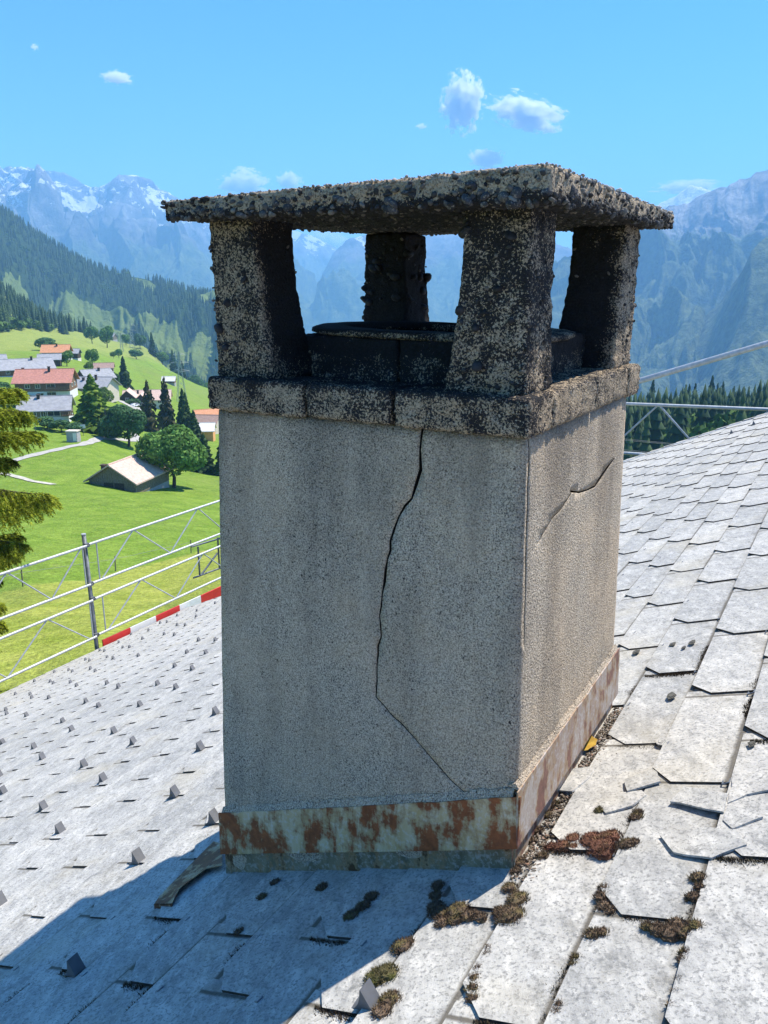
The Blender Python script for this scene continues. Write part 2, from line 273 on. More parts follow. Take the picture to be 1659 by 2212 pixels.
# ------------------------------------------------------------------ mountains
def mountain_material(name, rock, rock2, veg, veg2, snow=(0.86, 0.88, 0.92), ns=1.0):
    t = NT(name, 0.95, 0.1)
    n1 = t.noise(0.004 * ns, 6, 0.62); n2 = t.noise(0.02 * ns, 4, 0.65)
    r = t.ramp(n1, [(0.35, rock), (0.65, rock2)])
    g = t.ramp(n2, [(0.35, veg), (0.68, veg2)])
    vf = t.step(t.math('ADD', t.attr('veg'), t.math('MULTIPLY', t.math('SUBTRACT', n1, 0.5), 1.4)), 0.4, 0.6)
    c = t.mix(vf, r, g)
    sf = t.step(t.math('ADD', t.attr('snow'), t.math('MULTIPLY', t.math('SUBTRACT', t.noise(0.0095 * ns, 6, 0.62), 0.5), 1.7)), 0.52, 0.58)
    c = t.mix(sf, c, snow)
    t.col(c); t.bump(t.noise(0.012 * ns, 6, 0.75), 1.0, 60 / ns)
    return t.m
def sheet(name, crest, rb, zb, naz, nv, amp, seed, g=1.25, rough=10.0, snowline=0.7, snowamt=0.0, vegline=0.5, fa=1.0, mat=None, back=1.12):
    ca = np.array([c[0] for c in crest]); cr = np.array([c[1] for c in crest]); cz = np.array([c[2] for c in crest])
    az = np.linspace(ca[0], ca[-1], naz)
    rc = np.interp(az, ca, cr); zc = np.interp(az, ca, cz)
    arc = np.radians(az) * rc.mean()
    s1 = np.stack([arc / 90, az * 0 + seed, az * 0], -1)
    zc = zc + rough * ridged(s1, 5) - rough * 0.4
    v = np.concatenate([np.linspace(0, 1, nv), 1 + np.linspace(0.05, 1, 8)])
    Vv, Az = np.meshgrid(v, az); rcg = rc[:, None]; zcg = zc[:, None]
    vf = np.clip(Vv, 0, 1)
    Rr = np.where(Vv <= 1, rb + (rcg - rb) * vf, rcg * (1 + (back - 1) * (Vv - 1)))
    prof = vf ** g
    Zz = zb + (zcg - zb) * prof
    arcg = np.radians(Az) * rcg
    L = (rcg - rb)
    warp = fbm(np.stack([arcg / 900, Vv * L / 900, Az * 0 + seed + 5], -1), 2) * 0.5
    gul = ridged(np.stack([arcg / (560 * fa) + warp, Vv * L / (2600 * fa) + warp * 0.5, Az * 0 + seed], -1), 5)
    iso = fbm(np.stack([arcg / (1300 * fa), Vv * L / (1300 * fa), Az * 0 + seed + 9], -1), 5)
    env = np.clip(4 * vf * (1.0 - vf), 0, 1) ** 0.7
    env = np.where(Vv <= 1, env, 0)
    Zz = Zz + amp * env * ((gul - 0.45) * 0.9 + iso * 0.7)
    Zz = np.where(Vv > 1, zcg - (Vv - 1) * 0.75 * (rcg * (back - 1)), Zz)
    Az2 = Az + 0.6 * env * np.degrees(amp / rcg) * fbm(np.stack([arcg / 700, Vv * L / 700, Az * 0 + seed + 2], -1), 4)
    X = np.sin(np.radians(Az2)) * Rr; Y = np.cos(np.radians(Az2)) * Rr
    hfrac = (Zz - zb) / max(1.0, float(np.max(zc)) - zb)
    snow = np.clip((hfrac - snowline) * 2.2, -1, 0.22) + snowamt - (gul - 0.3) * 0.55 * (snowamt > 0)
    veg = np.clip(0.5 + (vegline - hfrac) * 3.0, -0.4, 1.4)
    me = mesh_np(name, np.stack([X, Y, Zz], -1).reshape(-1, 3), gridfaces(len(az), len(v))[:, ::-1], True, {'snow': snow.ravel(), 'veg': veg.ravel()})
    o = obj(name, me, mat); tag(o, None, None, kind='structure')
    return o, (az, v, X, Y, Zz)
M_FAR = mountain_material('far_rock', (0.055, 0.055, 0.06), (0.30, 0.29, 0.27), (0.050, 0.085, 0.040), (0.190, 0.230, 0.095))
M_RIGHT = mountain_material('right_rock', (0.10, 0.105, 0.10), (0.46, 0.44, 0.40), (0.040, 0.070, 0.040), (0.170, 0.210, 0.100), ns=1.3)
M_MIDG = mountain_material('forest_slope', (0.045, 0.075, 0.028), (0.050, 0.080, 0.030), (0.028, 0.058, 0.018), (0.045, 0.080, 0.025), ns=3)
sheet('snow_mountains_left', CR_L1, 4300, -440, 640, 160, 600, 3.1, 1.3, 48, 0.66, 0.44, 0.50, 1.0, M_FAR)
sheet('distant_peaks_left', CR_L0, 9640, 300, 120, 30, 160, 8.3, 1.0, 30, 0.5, 0.30, 0.1, 0.7, M_FAR)
sheet('distant_snow_ridge', CR_D1, 9800, -300, 160, 60, 300, 12.7, 1.2, 22, 0.62, 0.48, 0.55, 0.8, M_FAR)
sheet('valley_mountain', CR_D2, 5200, -440, 300, 90, 330, 16.2, 1.25, 18, 0.72, 0.22, 0.62, 1.0, M_FAR)
sheet('mountains_right', CR_R1, 2700, -440, 520, 150, 430, 21.9, 1.3, 20, 0.95, 0.06, 0.62, 0.62, M_RIGHT)
sheet('snowy_peak_right', CR_R0, 8300, 300, 90, 30, 140, 26.4, 1.0, 20, 0.30, 0.85, 0.05, 0.7, M_FAR)
sheet('mountain_spur_right', CR_R2, 2000, -440, 180, 60, 150, 29.0, 1.15, 10, 2.0, -1.0, 1.2, 0.5, M_RIGHT)
_, MIDG = sheet('forest_ridge', CR_MID, 1250, -190, 260, 70, 110, 33.5, 1.1, 5, 2.0, -1.0, 1.4, 0.35, M_MIDG)

# ------------------------------------------------------------------ trees
def leaf_material(name, a, b, rough=0.9, tr=0.30):
    t = NT(name, rough, 0.15)
    c = t.ramp(t.island(), [(0.0, (a[0] * 0.75, a[1] * 0.75, a[2] * 0.75)), (1.0, (b[0] * 1.1, b[1] * 1.1, b[2] * 1.1))])
    c = t.mix(t.math('MULTIPLY', t.objrand(), 0.35), c, (a[0] * 0.7, a[1] * 0.7, a[2] * 0.7))
    c = t.mix(1.0, c, t.ramp(t.noise(5.0, 3, 0.6, t.pos(obj=True)), [(0.36, 0.62), (0.50, 1.0), (0.66, 1.35)]), 'MULTIPLY')
    t.col(c)
    tl = tr; tr = t.n('ShaderNodeBsdfTranslucent'); mx = t.n('ShaderNodeMixShader'); mx.inputs[0].default_value = tl
    t.put(tr.inputs[0], c); t.t.links.new(t.b.outputs[0], mx.inputs[1]); t.t.links.new(tr.outputs[0], mx.inputs[2]); t.t.links.new(mx.outputs[0], t.o.inputs[0])
    return t.m
M_SPRUCE = leaf_material('spruce_needles', (0.036, 0.074, 0.028), (0.095, 0.150, 0.050))
M_BROWNSP = leaf_material('dry_spruce_needles', (0.060, 0.066, 0.028), (0.140, 0.130, 0.058))
M_LARCH = leaf_material('larch_needles', (0.140, 0.240, 0.030), (0.290, 0.390, 0.060))
M_LEAF = leaf_material('broad_leaves', (0.080, 0.190, 0.042), (0.210, 0.360, 0.085))
M_LEAFL = leaf_material('light_leaves', (0.095, 0.180, 0.034), (0.190, 0.290, 0.065))
M_LEAFD = leaf_material('dark_leaves', (0.060, 0.140, 0.055), (0.130, 0.245, 0.095))
M_BARK = flat('bark', (0.085, 0.065, 0.05), 0.95, 0.1, 0.3, scale=8)
def forest_material(name, a, b):
    t = NT(name, 0.95, 0.1); t.col(t.mix(0.5, t.ramp(t.attr('tint'), [(0.0, a), (1.0, b)]), t.ramp(t.island(), [(0, 0.5), (1, 1.0)]), 'MULTIPLY')); return t.m
M_WOOD = forest_material('forest_conifers', (0.024, 0.050, 0.026), (0.072, 0.112, 0.046))
M_WOODL = forest_material('forest_broadleaf', (0.080, 0.150, 0.035), (0.150, 0.230, 0.055))

def conifer_arrays(n, m, R, seed, droop=0.5, sparse=0.0, base=0.06):
    g = np.random.default_rng(seed); V = []; F = []
    for i in range(n):
        z = base + (1 - base) * (i / n) ** 0.92; r0 = R * (1 - z) ** 0.8 * (0.8 + 0.4 * g.random()) + 0.012
        ph = g.random() * 6.28
        for j in range(m):
            if g.random() < sparse: continue
            a = ph + 6.283 * (j + 0.6 * (g.random() - 0.5)) / m; r = r0 * (0.65 + 0.55 * g.random())
            zz = z + (g.random() - 0.5) * 0.035
            d = np.array([math.cos(a), math.sin(a), 0]); s = np.array([-d[1], d[0], 0]); w = r * (0.26 + 0.12 * g.random())
            tip = d * r + [0, 0, zz - r * droop * (0.7 + 0.6 * g.random())]
            mid = d * r * 0.55 + [0, 0, zz - r * droop * 0.18]
            root = np.array([0, 0, zz + 0.02]); hang = np.array([0, 0, -0.035 - 0.03 * g.random()])
            b = len(V)
            V += [root, mid + s * w, tip, mid - s * w, mid + s * w * 0.4 + hang, mid - s * w * 0.5 + hang * 1.2, tip * [0.8, 0.8, 1] + hang]
            F += [(b, b + 1, b + 3), (b + 1, b + 2, b + 3), (b + 1, b + 4, b + 2), (b + 3, b + 2, b + 5), (b + 2, b + 6, b + 1)]
    return np.array(V), np.array(F)
def leaf_arrays(n, seed, sz=0.05, lobes=9, flat_top=1.0):
    g = np.random.default_rng(seed); c = []
    for i in range(lobes):
        d = g.normal(size=3); d /= np.linalg.norm(d); d[2] = abs(d[2]) * 0.9 - 0.25
        c.append((d * [0.33, 0.33, 0.34] + [0, 0, 0.50 if flat_top > 0 else 0.56], 0.13 + 0.12 * g.random()))
    c.append((np.array([0, 0, 0.52]), 0.33))
    V = []; F = []
    while len(F) < n:
        p0, rr = c[g.integers(len(c))]
        d = g.normal(size=3); d /= np.linalg.norm(d)
        p = p0 + d * rr * (0.72 + 0.32 * g.random() ** 0.5)
        if min(np.linalg.norm(p - q) / s for q, s in c) < 0.62: continue
        if p[2] < 0.05: continue
        nrm = d + g.normal(size=3) * 0.45; nrm /= np.linalg.norm(nrm)
        u = np.cross(nrm, g.normal(size=3)); u /= np.linalg.norm(u); w = np.cross(nrm, u); s = sz * (0.6 + 0.8 * g.random())
        b = len(V); V += [p + u * s, p + w * s * 0.7, p - u * s, p - w * s * 0.7 - nrm * s * 0.25]; F.append((b, b + 1, b + 2, b + 3))
    return np.array(V), np.array(F)
def trunk_mesh(name, h, r, limbs, seed):
    g = random.Random(seed); mb = MB()
    pts = [Vector((0.02 * math.sin(i * 1.7 + seed), 0.02 * math.cos(i * 2.1 + seed), h * i / 4)) for i in range(5)]
    pts[0] = Vector((0, 0, -0.03))
    for i in range(4): mb.tube(pts[i], pts[i + 1], r * (1 - 0.2 * i), 8, r * (1 - 0.2 * (i + 1)))
    for i in range(limbs):
        a = g.random() * 6.28; z = h * (0.45 + 0.5 * g.random()); p = Vector((0, 0, z))
        mb.tube(p, p + Vector((math.cos(a) * 0.24, math.sin(a) * 0.24, 0.1 + 0.14 * g.random())), r * 0.4, 5, r * 0.12)
    return mb.mesh(name, True)
PROTO = {}
def proto(kind, i):
    k = (kind, i)
    if k in PROTO: return PROTO[k]
    if kind == 'spruce': V, F = conifer_arrays(26, 13, 0.20, 100 + i); m = M_SPRUCE; tr = (0.9, 0.014, 0)
    elif kind == 'tallspruce': V, F = conifer_arrays(30, 12, 0.17, 120 + i, 0.6, 0.22, 0.05); m = M_SPRUCE; tr = (0.93, 0.013, 0)
    elif kind == 'dryspruce': V, F = conifer_arrays(28, 11, 0.17, 140 + i, 0.65, 0.42, 0.05); m = M_BROWNSP; tr = (0.95, 0.014, 0)
    elif kind == 'larch': V, F = conifer_arrays(34, 15, 0.33, 160 + i, 0.30, 0.08, 0.06); m = M_LARCH; tr = (0.9, 0.018, 0)
    elif kind == 'leafy': V, F = leaf_arrays(3400, 180 + i, 0.036); m = M_LEAF; tr = (0.6, 0.03, 6)
    elif kind == 'bigleafy': V, F = leaf_arrays(11000, 200 + i, 0.025, 13); m = M_LEAF; tr = (0.6, 0.03, 7)
    elif kind == 'bluegreen': V, F = leaf_arrays(9000, 230 + i, 0.027, 11); m = M_LEAFD; tr = (0.6, 0.03, 6)
    elif kind == 'lightleafy': V, F = leaf_arrays(2200, 260 + i, 0.038); m = M_LEAFL; tr = (0.6, 0.03, 6)
    else: V, F = leaf_arrays(1800, 290 + i, 0.05, 8); m = M_LEAFD; tr = (0.4, 0.03, 4)
    me = mesh_np('crown', V, F); me.materials.append(m)
    tm = trunk_mesh('trunk', tr[0], tr[1], tr[2], 5 + i); tm.materials.append(M_BARK)
    PROTO[k] = (me, tm); return PROTO[k]
def tree(name, kind, x, y, h, w, label, cat='tree', group=None, i=0, sink=0.0):
    cr, tm = proto(kind, i); z = terz(x, y) - sink
    e = empty(name, (x, y, z), label, cat, group, rz=rng.random() * 6.28)
    base = {'spruce': 0.40, 'tallspruce': 0.34, 'dryspruce': 0.34, 'larch': 0.62}.get(kind, 0.95)
    s = Matrix.Diagonal((w / base, w / base, h, 1))
    for nm, me in (('trunk', tm), ('crown', cr)):
        o = bpy.data.objects.new(nm, me); o.parent = e; o.matrix_basis = s; COL.objects.link(o)
    return e

def forest(name, label, pts, protos, mat, hr, seed, wr=(0.9, 1.2)):
    """one mesh of many small trees that read as a mass; pts: (n,3)"""
    g = np.random.default_rng(seed); Vs = []; Fs = []; Ts = []; b = 0
    for p in pts:
        V, F = protos[g.integers(len(protos))]; h = hr[0] + (hr[1] - hr[0]) * g.random(); a = g.random() * 6.28; w = h * (wr[0] + (wr[1] - wr[0]) * g.random())
        c, s = math.cos(a), math.sin(a)
        Q = np.stack([(V[:, 0] * c - V[:, 1] * s) * w + p[0], (V[:, 0] * s + V[:, 1] * c) * w + p[1], V[:, 2] * h + p[2] - 0.5], 1)
        Vs.append(Q); Fs.append(F + b); Ts.append(np.full(len(V), g.random())); b += len(V)
    me = mesh_np(name, np.concatenate(Vs), np.concatenate(Fs), False, {'tint': np.concatenate(Ts)})
    return tag(obj(name, me, mat), label, 'forest', kind='stuff')
def cone_arrays(tiers, m, R, seed):
    g = np.random.default_rng(seed); V = []; F = []
    for i in range(tiers):
        z0 = 0.04 + 0.92 * i / tiers; r = R * (1 - z0) ** 0.85; top = min(1.0, z0 + 1.5 / tiers); b = len(V)
        V.append((0, 0, top))
        for j in range(m):
            a = 6.283 * j / m + i; rr = r * (0.75 + 0.5 * g.random()); V.append((math.cos(a) * rr, math.sin(a) * rr, z0 - 0.02 * g.random()))
        F += [(b, b + 1 + j, b + 1 + (j + 1) % m) for j in range(m)]
    return np.array(V), np.array(F)
def blob_arrays(n, seed):
    V, F = leaf_arrays(n, seed, 0.11, 6); return V, np.concatenate([F[:, :3], F[:, [0, 2, 3]]])
CONES = [cone_arrays(5, 7, 0.17, 40 + i) for i in range(5)]; CONESM = [cone_arrays(9, 9, 0.16, 60 + i) for i in range(5)]
BLOBS = [blob_arrays(60, 80 + i) for i in range(4)]; BLOBSM = [blob_arrays(260, 90 + i) for i in range(3)]
def tri(V, F): return V, F

# ------------------------------------------------------------------ woods
def left_wood():
    pts = []
    while len(pts) < 1500:
        a = rng.uniform(-34, -20.0); r = rng.uniform(560, 1190)
        if r < 600 + (a + 27) / 6 * 330 + 40 * math.sin(a * 5) + rng.uniform(-25, 25): continue
        x, y = polar(a, r); pts.append((x, y, terz(x, y)))
    forest('spruce_wood', 'dark green spruce wood on the near hillside at the left edge', pts, CONESM, M_WOOD, (13, 21), 1)
    bl = []
    for k in range(70):
        a = rng.uniform(-29, -22.5); r = 600 + (a + 27) / 6 * 330 + rng.uniform(-30, 60); x, y = polar(a, r); bl.append((x, y, terz(x, y)))
    forest('hillside_broadleaf', 'lighter broadleaf trees along the lower edge of the left spruce wood', bl, BLOBSM, M_WOODL, (6, 11), 2, (0.9, 1.3))
left_wood()
def ridge_wood():
    az, v, X, Y, Z = MIDG; n, m = X.shape
    Az = np.broadcast_to(az[:, None], X.shape); Vv = np.broadcast_to(v[None], X.shape)
    wob = fbm(np.stack([X / 160, Y / 160, X * 0], -1), 3)
    def ell(a0, v0, ra, rv): return 1 - np.sqrt(((Az - a0) / ra) ** 2 + ((Vv - v0) / rv) ** 2) + wob * 0.55
    clear = np.maximum.reduce([ell(-20.2, 0.55, 3.6, 0.19), ell(-16.5, 0.60, 0.8, 0.13), ell(-13.4, 0.80, 1.5, 0.09), ell(-16.5, 0.93, 1.0, 0.055), ell(-12.6, 0.52, 1.3, 0.12), ell(-15.4, 0.47, 2.2, 0.13), ell(-24.6, 0.52, 1.0, 0.10), ell(-22.6, 0.62, 0.9, 0.07), ell(-20.0, 0.24, 2.6, 0.10), ell(-14.0, 0.24, 1.8, 0.08)])
    o = bpy.data.objects['forest_ridge']
    o.data.attributes['veg'].data.foreach_set('value', np.where(clear > 0.05, -0.6, 1.6).astype(np.float32).ravel())
    pts = []; pl = []
    while len(pts) < 6200:
        i = rng.randrange(n - 1); j = rng.randrange(m - 9)
        if v[j] > 1 or clear[i, j] > 0.02: continue
        u, w = rng.random(), rng.random()
        p = [float((q[i, j] * (1 - u) + q[i + 1, j] * u) * (1 - w) + (q[i, j + 1] * (1 - u) + q[i + 1, j + 1] * u) * w) for q in (X, Y, Z)]
        if az[i] > -9.5: continue
        (pl if (wob[i, j] > 0.28 and rng.random() < 0.6) or (v[j] < 0.3 and rng.random() < 0.3) else pts).append(p)
    forest('ridge_forest', 'blue hazed conifer forest covering the ridge below the snowy mountains', pts, CONES, M_WOOD, (12, 22), 3)
    forest('ridge_broadleaf', 'lighter broadleaf patches in the hazed forest on the ridge', pl, BLOBS, M_WOODL, (10, 15), 4, (0.7, 1.0))
ridge_wood()
M_MIDG.node_tree.nodes  # clearings show meadow green through the rock slot
for nd in M_MIDG.node_tree.nodes:
    if nd.type == 'VALTORGB' and abs(nd.color_ramp.elements[0].color[0] - 0.045) < 1e-3 and abs(nd.color_ramp.elements[0].color[1] - 0.075) < 1e-3:
        nd.color_ramp.elements[0].color = (0.14, 0.20, 0.05, 1); nd.color_ramp.elements[1].color = (0.20, 0.26, 0.07, 1)
def right_wood():
    pts = []; pl = []
    while len(pts) < 760:
        a = rng.uniform(12.5, 33); r = rng.uniform(240, 560); x, y = polar(a, r)
        bl = pn(np.array([[x / 45, y / 45, 4.0]]))[0] > 0.12 and rng.random() < 0.7
        (pl if bl else pts).append((x, y, terz(x, y)))
    forest('valley_wood', 'dark mixed wood in the valley beyond the right roof edge', pts, CONESM, M_WOOD, (19, 29), 5)
    forest('valley_broadleaf', 'paler green broadleaf crowns inside the wood beyond the right roof edge', pl, BLOBSM, M_WOODL, (13, 20), 6, (0.6, 0.85))
    for k in range(46):
        a = 15.0 + 15 * (k + rng.random()) / 46; r = rng.uniform(500, 575); x, y = polar(a, r)
        if k % 6 == 4: tree('broadleaf_tree', 'lightleafy', x, y, rng.uniform(18, 24), rng.uniform(14, 18), 'pale green round tree among the spruces on the right skyline of the wood', 'tree', 'broadleaf trees on the wood skyline', k % 3)
        else: tree('spruce_tree', 'tallspruce', x, y, rng.uniform(23, 35), rng.uniform(7.5, 10), 'tall dark spruce on the skyline of the wood beyond the right roof edge', 'tree', 'spruces on the wood skyline', k % 4)
right_wood()

# ------------------------------------------------------------------ village trees and shrubs
def vt(name, kind, px, h, w, label, cat='tree', i=0, group=None): return tree(name, kind, px[0], px[1], h, w, label, cat, group, i)
vt('broadleaf_tree', 'leafy', (-266.5, 729.9), 18, 12.5, 'left of the two leafy trees casting shade on the hillside meadow', i=0)
vt('broadleaf_tree', 'leafy', (-250.8, 722.7), 21, 16, 'right and wider of the two leafy trees on the hillside meadow', i=1)
vt('bush', 'bush', (-192.7, 452.7), 7.5, 15, 'wide round bush on the yellowish slope above the village', 'bush', 0)
vt('broadleaf_tree', 'leafy', (-151, 411), 9.5, 8, 'single round tree below the two hillside trees', i=2)
vt('spruce_tree', 'spruce', (-122.8, 373.3), 14.5, 6.6, 'pointed dark spruce standing alone on the village meadow')
vt('spruce_tree', 'spruce', (-117.2, 359.4), 7.5, 4.2, 'short spruce in front of the pointed dark one', i=1)
vt('bush', 'bush', (-210, 673), 9.5, 15, 'dark green thicket on the hillside left of the big pylon', 'bush', 1)
vt('broadleaf_tree', 'lightleafy', (-198, 582), 5.5, 5, 'tiny pale tree below the small pylons', i=0)
vt('broadleaf_tree', 'leafy', (-204.9, 614.8), 8.5, 6, 'small upright tree beside the hillside thicket', i=0)
vt('larch_tree', 'larch', (-72.6, 195), 14.3, 11, 'bright green feathery larch at the centre of the village')
vt('broadleaf_tree', 'bluegreen', (-62.5, 189), 11, 11.2, 'round bluish green tree beside the bright larch')
vt('broadleaf_tree', 'bigleafy', (-36.6, 132.5), 11.8, 11.6, 'largest round green tree, just behind the small barn')
vt('spruce_tree', 'dryspruce', (-69.6, 231), 15.5, 6.5, 'thin brownish spruce, first behind the bluish round tree', i=0)
vt('spruce_tree', 'dryspruce', (-67.0, 240), 17, 6.5, 'tall thin brownish spruce, second behind the bluish round tree', i=1)
vt('spruce_tree', 'tallspruce', (-63.5, 250), 14, 5.5, 'slim dark spruce between the brownish ones and the orange house', i=2)
vt('spruce_tree', 'tallspruce', (-60.2, 234), 15.5, 6.5, 'tall dark spruce above the largest round tree', i=0)
vt('spruce_tree', 'tallspruce', (-55.5, 227), 10.5, 5.5, 'shorter dark spruce right above the largest round tree', i=1)
vt('spruce_tree', 'spruce', (-44, 168), 8, 4.6, 'dark spruce in the thicket beside the chimney, left one', i=0)
vt('spruce_tree', 'spruce', (-39, 167), 9, 5, 'dark spruce in the thicket beside the chimney, middle one', i=1)
vt('spruce_tree', 'spruce', (-34.6, 166), 9.5, 5.2, 'dark spruce in the thicket beside the chimney, right one', i=2)
vt('bush', 'bush', (-81.5, 188), 3.2, 5.5, 'dark low bush left in the hedge below the grey roofed house', 'bush', 0)
vt('bush', 'bush', (-77.8, 187), 3.4, 5.5, 'dark low bush in the middle of the hedge below the grey roofed house', 'bush', 1)
vt('bush', 'bush', (-73.4, 185), 3.0, 5.0, 'dark low bush right in the hedge below the grey roofed house', 'bush', 2)
vt('bush', 'bush', (-104.8, 222), 4.2, 7.5, 'dark bush left of the grey roofed house', 'bush', 2)
vt('bush', 'bush', (-118, 243), 4.5, 6, 'leafy bush against the left wall of the red roofed house', 'bush', 0)
vt('bush', 'bush', (-96, 300), 3.4, 5.5, 'round bush beside the parked white car', 'bush', 1)
vt('broadleaf_tree', 'leafy', (-140, 350), 7.5, 7, 'leafy tree right of the dark open barn', i=1)
vt('broadleaf_tree', 'lightleafy', (-133, 357), 4.5, 4.2, 'pale shrub tree right below the orange roofed house', i=1)
vt('broadleaf_tree', 'bluegreen', (-113, 330), 8, 5.2, 'dark round tree in front of the brown roofed cottage')
vt('broadleaf_tree', 'lightleafy', (-94, 262), 7, 6.5, 'yellowish green tree right behind the larch', i=2)
vt('broadleaf_tree', 'lightleafy', (-92, 248), 4.5, 5, 'yellowish shrub left behind the larch', i=1)
for k, (a, r, h, w, kd, lb) in enumerate([
    (-17.9, 905, 14, 12, 'leafy', 'first leafy tree from the left in the row along the meadow crest'),
    (-17.0, 890, 17, 13, 'bluegreen', 'second tree from the left in the row along the meadow crest'),
    (-16.2, 870, 25, 9, 'spruce', 'pointed spruce in the row along the meadow crest, left one'),
    (-15.6, 850, 15, 14, 'leafy', 'broad leafy tree in the middle of the row along the meadow crest'),
    (-14.9, 830, 26, 10, 'spruce', 'tallest pointed spruce in the row along the meadow crest'),
    (-14.3, 810, 22, 9, 'spruce', 'pointed spruce in the row along the meadow crest, right one'),
    (-13.5, 800, 18, 16, 'bluegreen', 'wide bluish tree in the row along the meadow crest'),
    (-12.8, 780, 16, 13, 'leafy', 'second tree from the chimney in the row along the meadow crest'),
    (-12.1, 770, 15, 13, 'bluegreen', 'last tree before the chimney in the row along the meadow crest')]):
    x, y = polar(a, r); tree('crest_tree', kd, x, y, h, w, lb, 'tree', 'trees along the meadow crest', k % 3)

# ------------------------------------------------------------------ houses
M_ROOFG = flat('grey_roof', (0.30, 0.30, 0.31), 0.85, 0.2, 0.14, scale=1.2)
M_ROOFR = flat('red_tile_roof', (0.44, 0.20, 0.15), 0.85, 0.2, 0.16, scale=1.5)
M_ROOFO = flat('orange_tile_roof', (0.54, 0.25, 0.13), 0.85, 0.2, 0.12, scale=1.5)
M_ROOFP = flat('pinkish_tile_roof', (0.55, 0.40, 0.33), 0.85, 0.2, 0.14, scale=2.5)
M_ROOFB = flat('brown_tile_roof', (0.33, 0.22, 0.18), 0.85, 0.2, 0.14, scale=1.5)
M_ROOFW = flat('pale_roof', (0.62, 0.60, 0.58), 0.7, 0.3, 0.1, scale=1.0)
M_ROOFBL = flat('blue_roof', (0.22, 0.42, 0.62), 0.5, 0.4, 0.1)
M_TIMB = flat('brown_timber', (0.21, 0.125, 0.075), 0.9, 0.2, 0.3, scale=5)
M_TIMBD = flat('dark_timber', (0.075, 0.055, 0.042), 0.9, 0.2, 0.3, scale=5)
M_TIMBG = flat('weathered_timber', (0.20, 0.165, 0.12), 0.9, 0.2, 0.3, scale=6)
M_WHITE = flat('white_plaster', (0.72, 0.70, 0.66), 0.9, 0.2, 0.08)
M_CREAM = flat('cream_plaster', (0.60, 0.52, 0.42), 0.9, 0.2, 0.1)
M_ORANGE = flat('orange_plaster', (0.72, 0.36, 0.14), 0.9, 0.2, 0.08)
M_STONE = flat('grey_concrete', (0.36, 0.35, 0.33), 0.9, 0.2, 0.15)
M_FRAME = flat('white_window_frame', (0.70, 0.68, 0.62), 0.6, 0.3, 0.05)
def glass_mat():
    t = NT('window_glass', 0.08, 0.6); t.col((0.03, 0.04, 0.05)); return t.m
M_PANE = glass_mat()
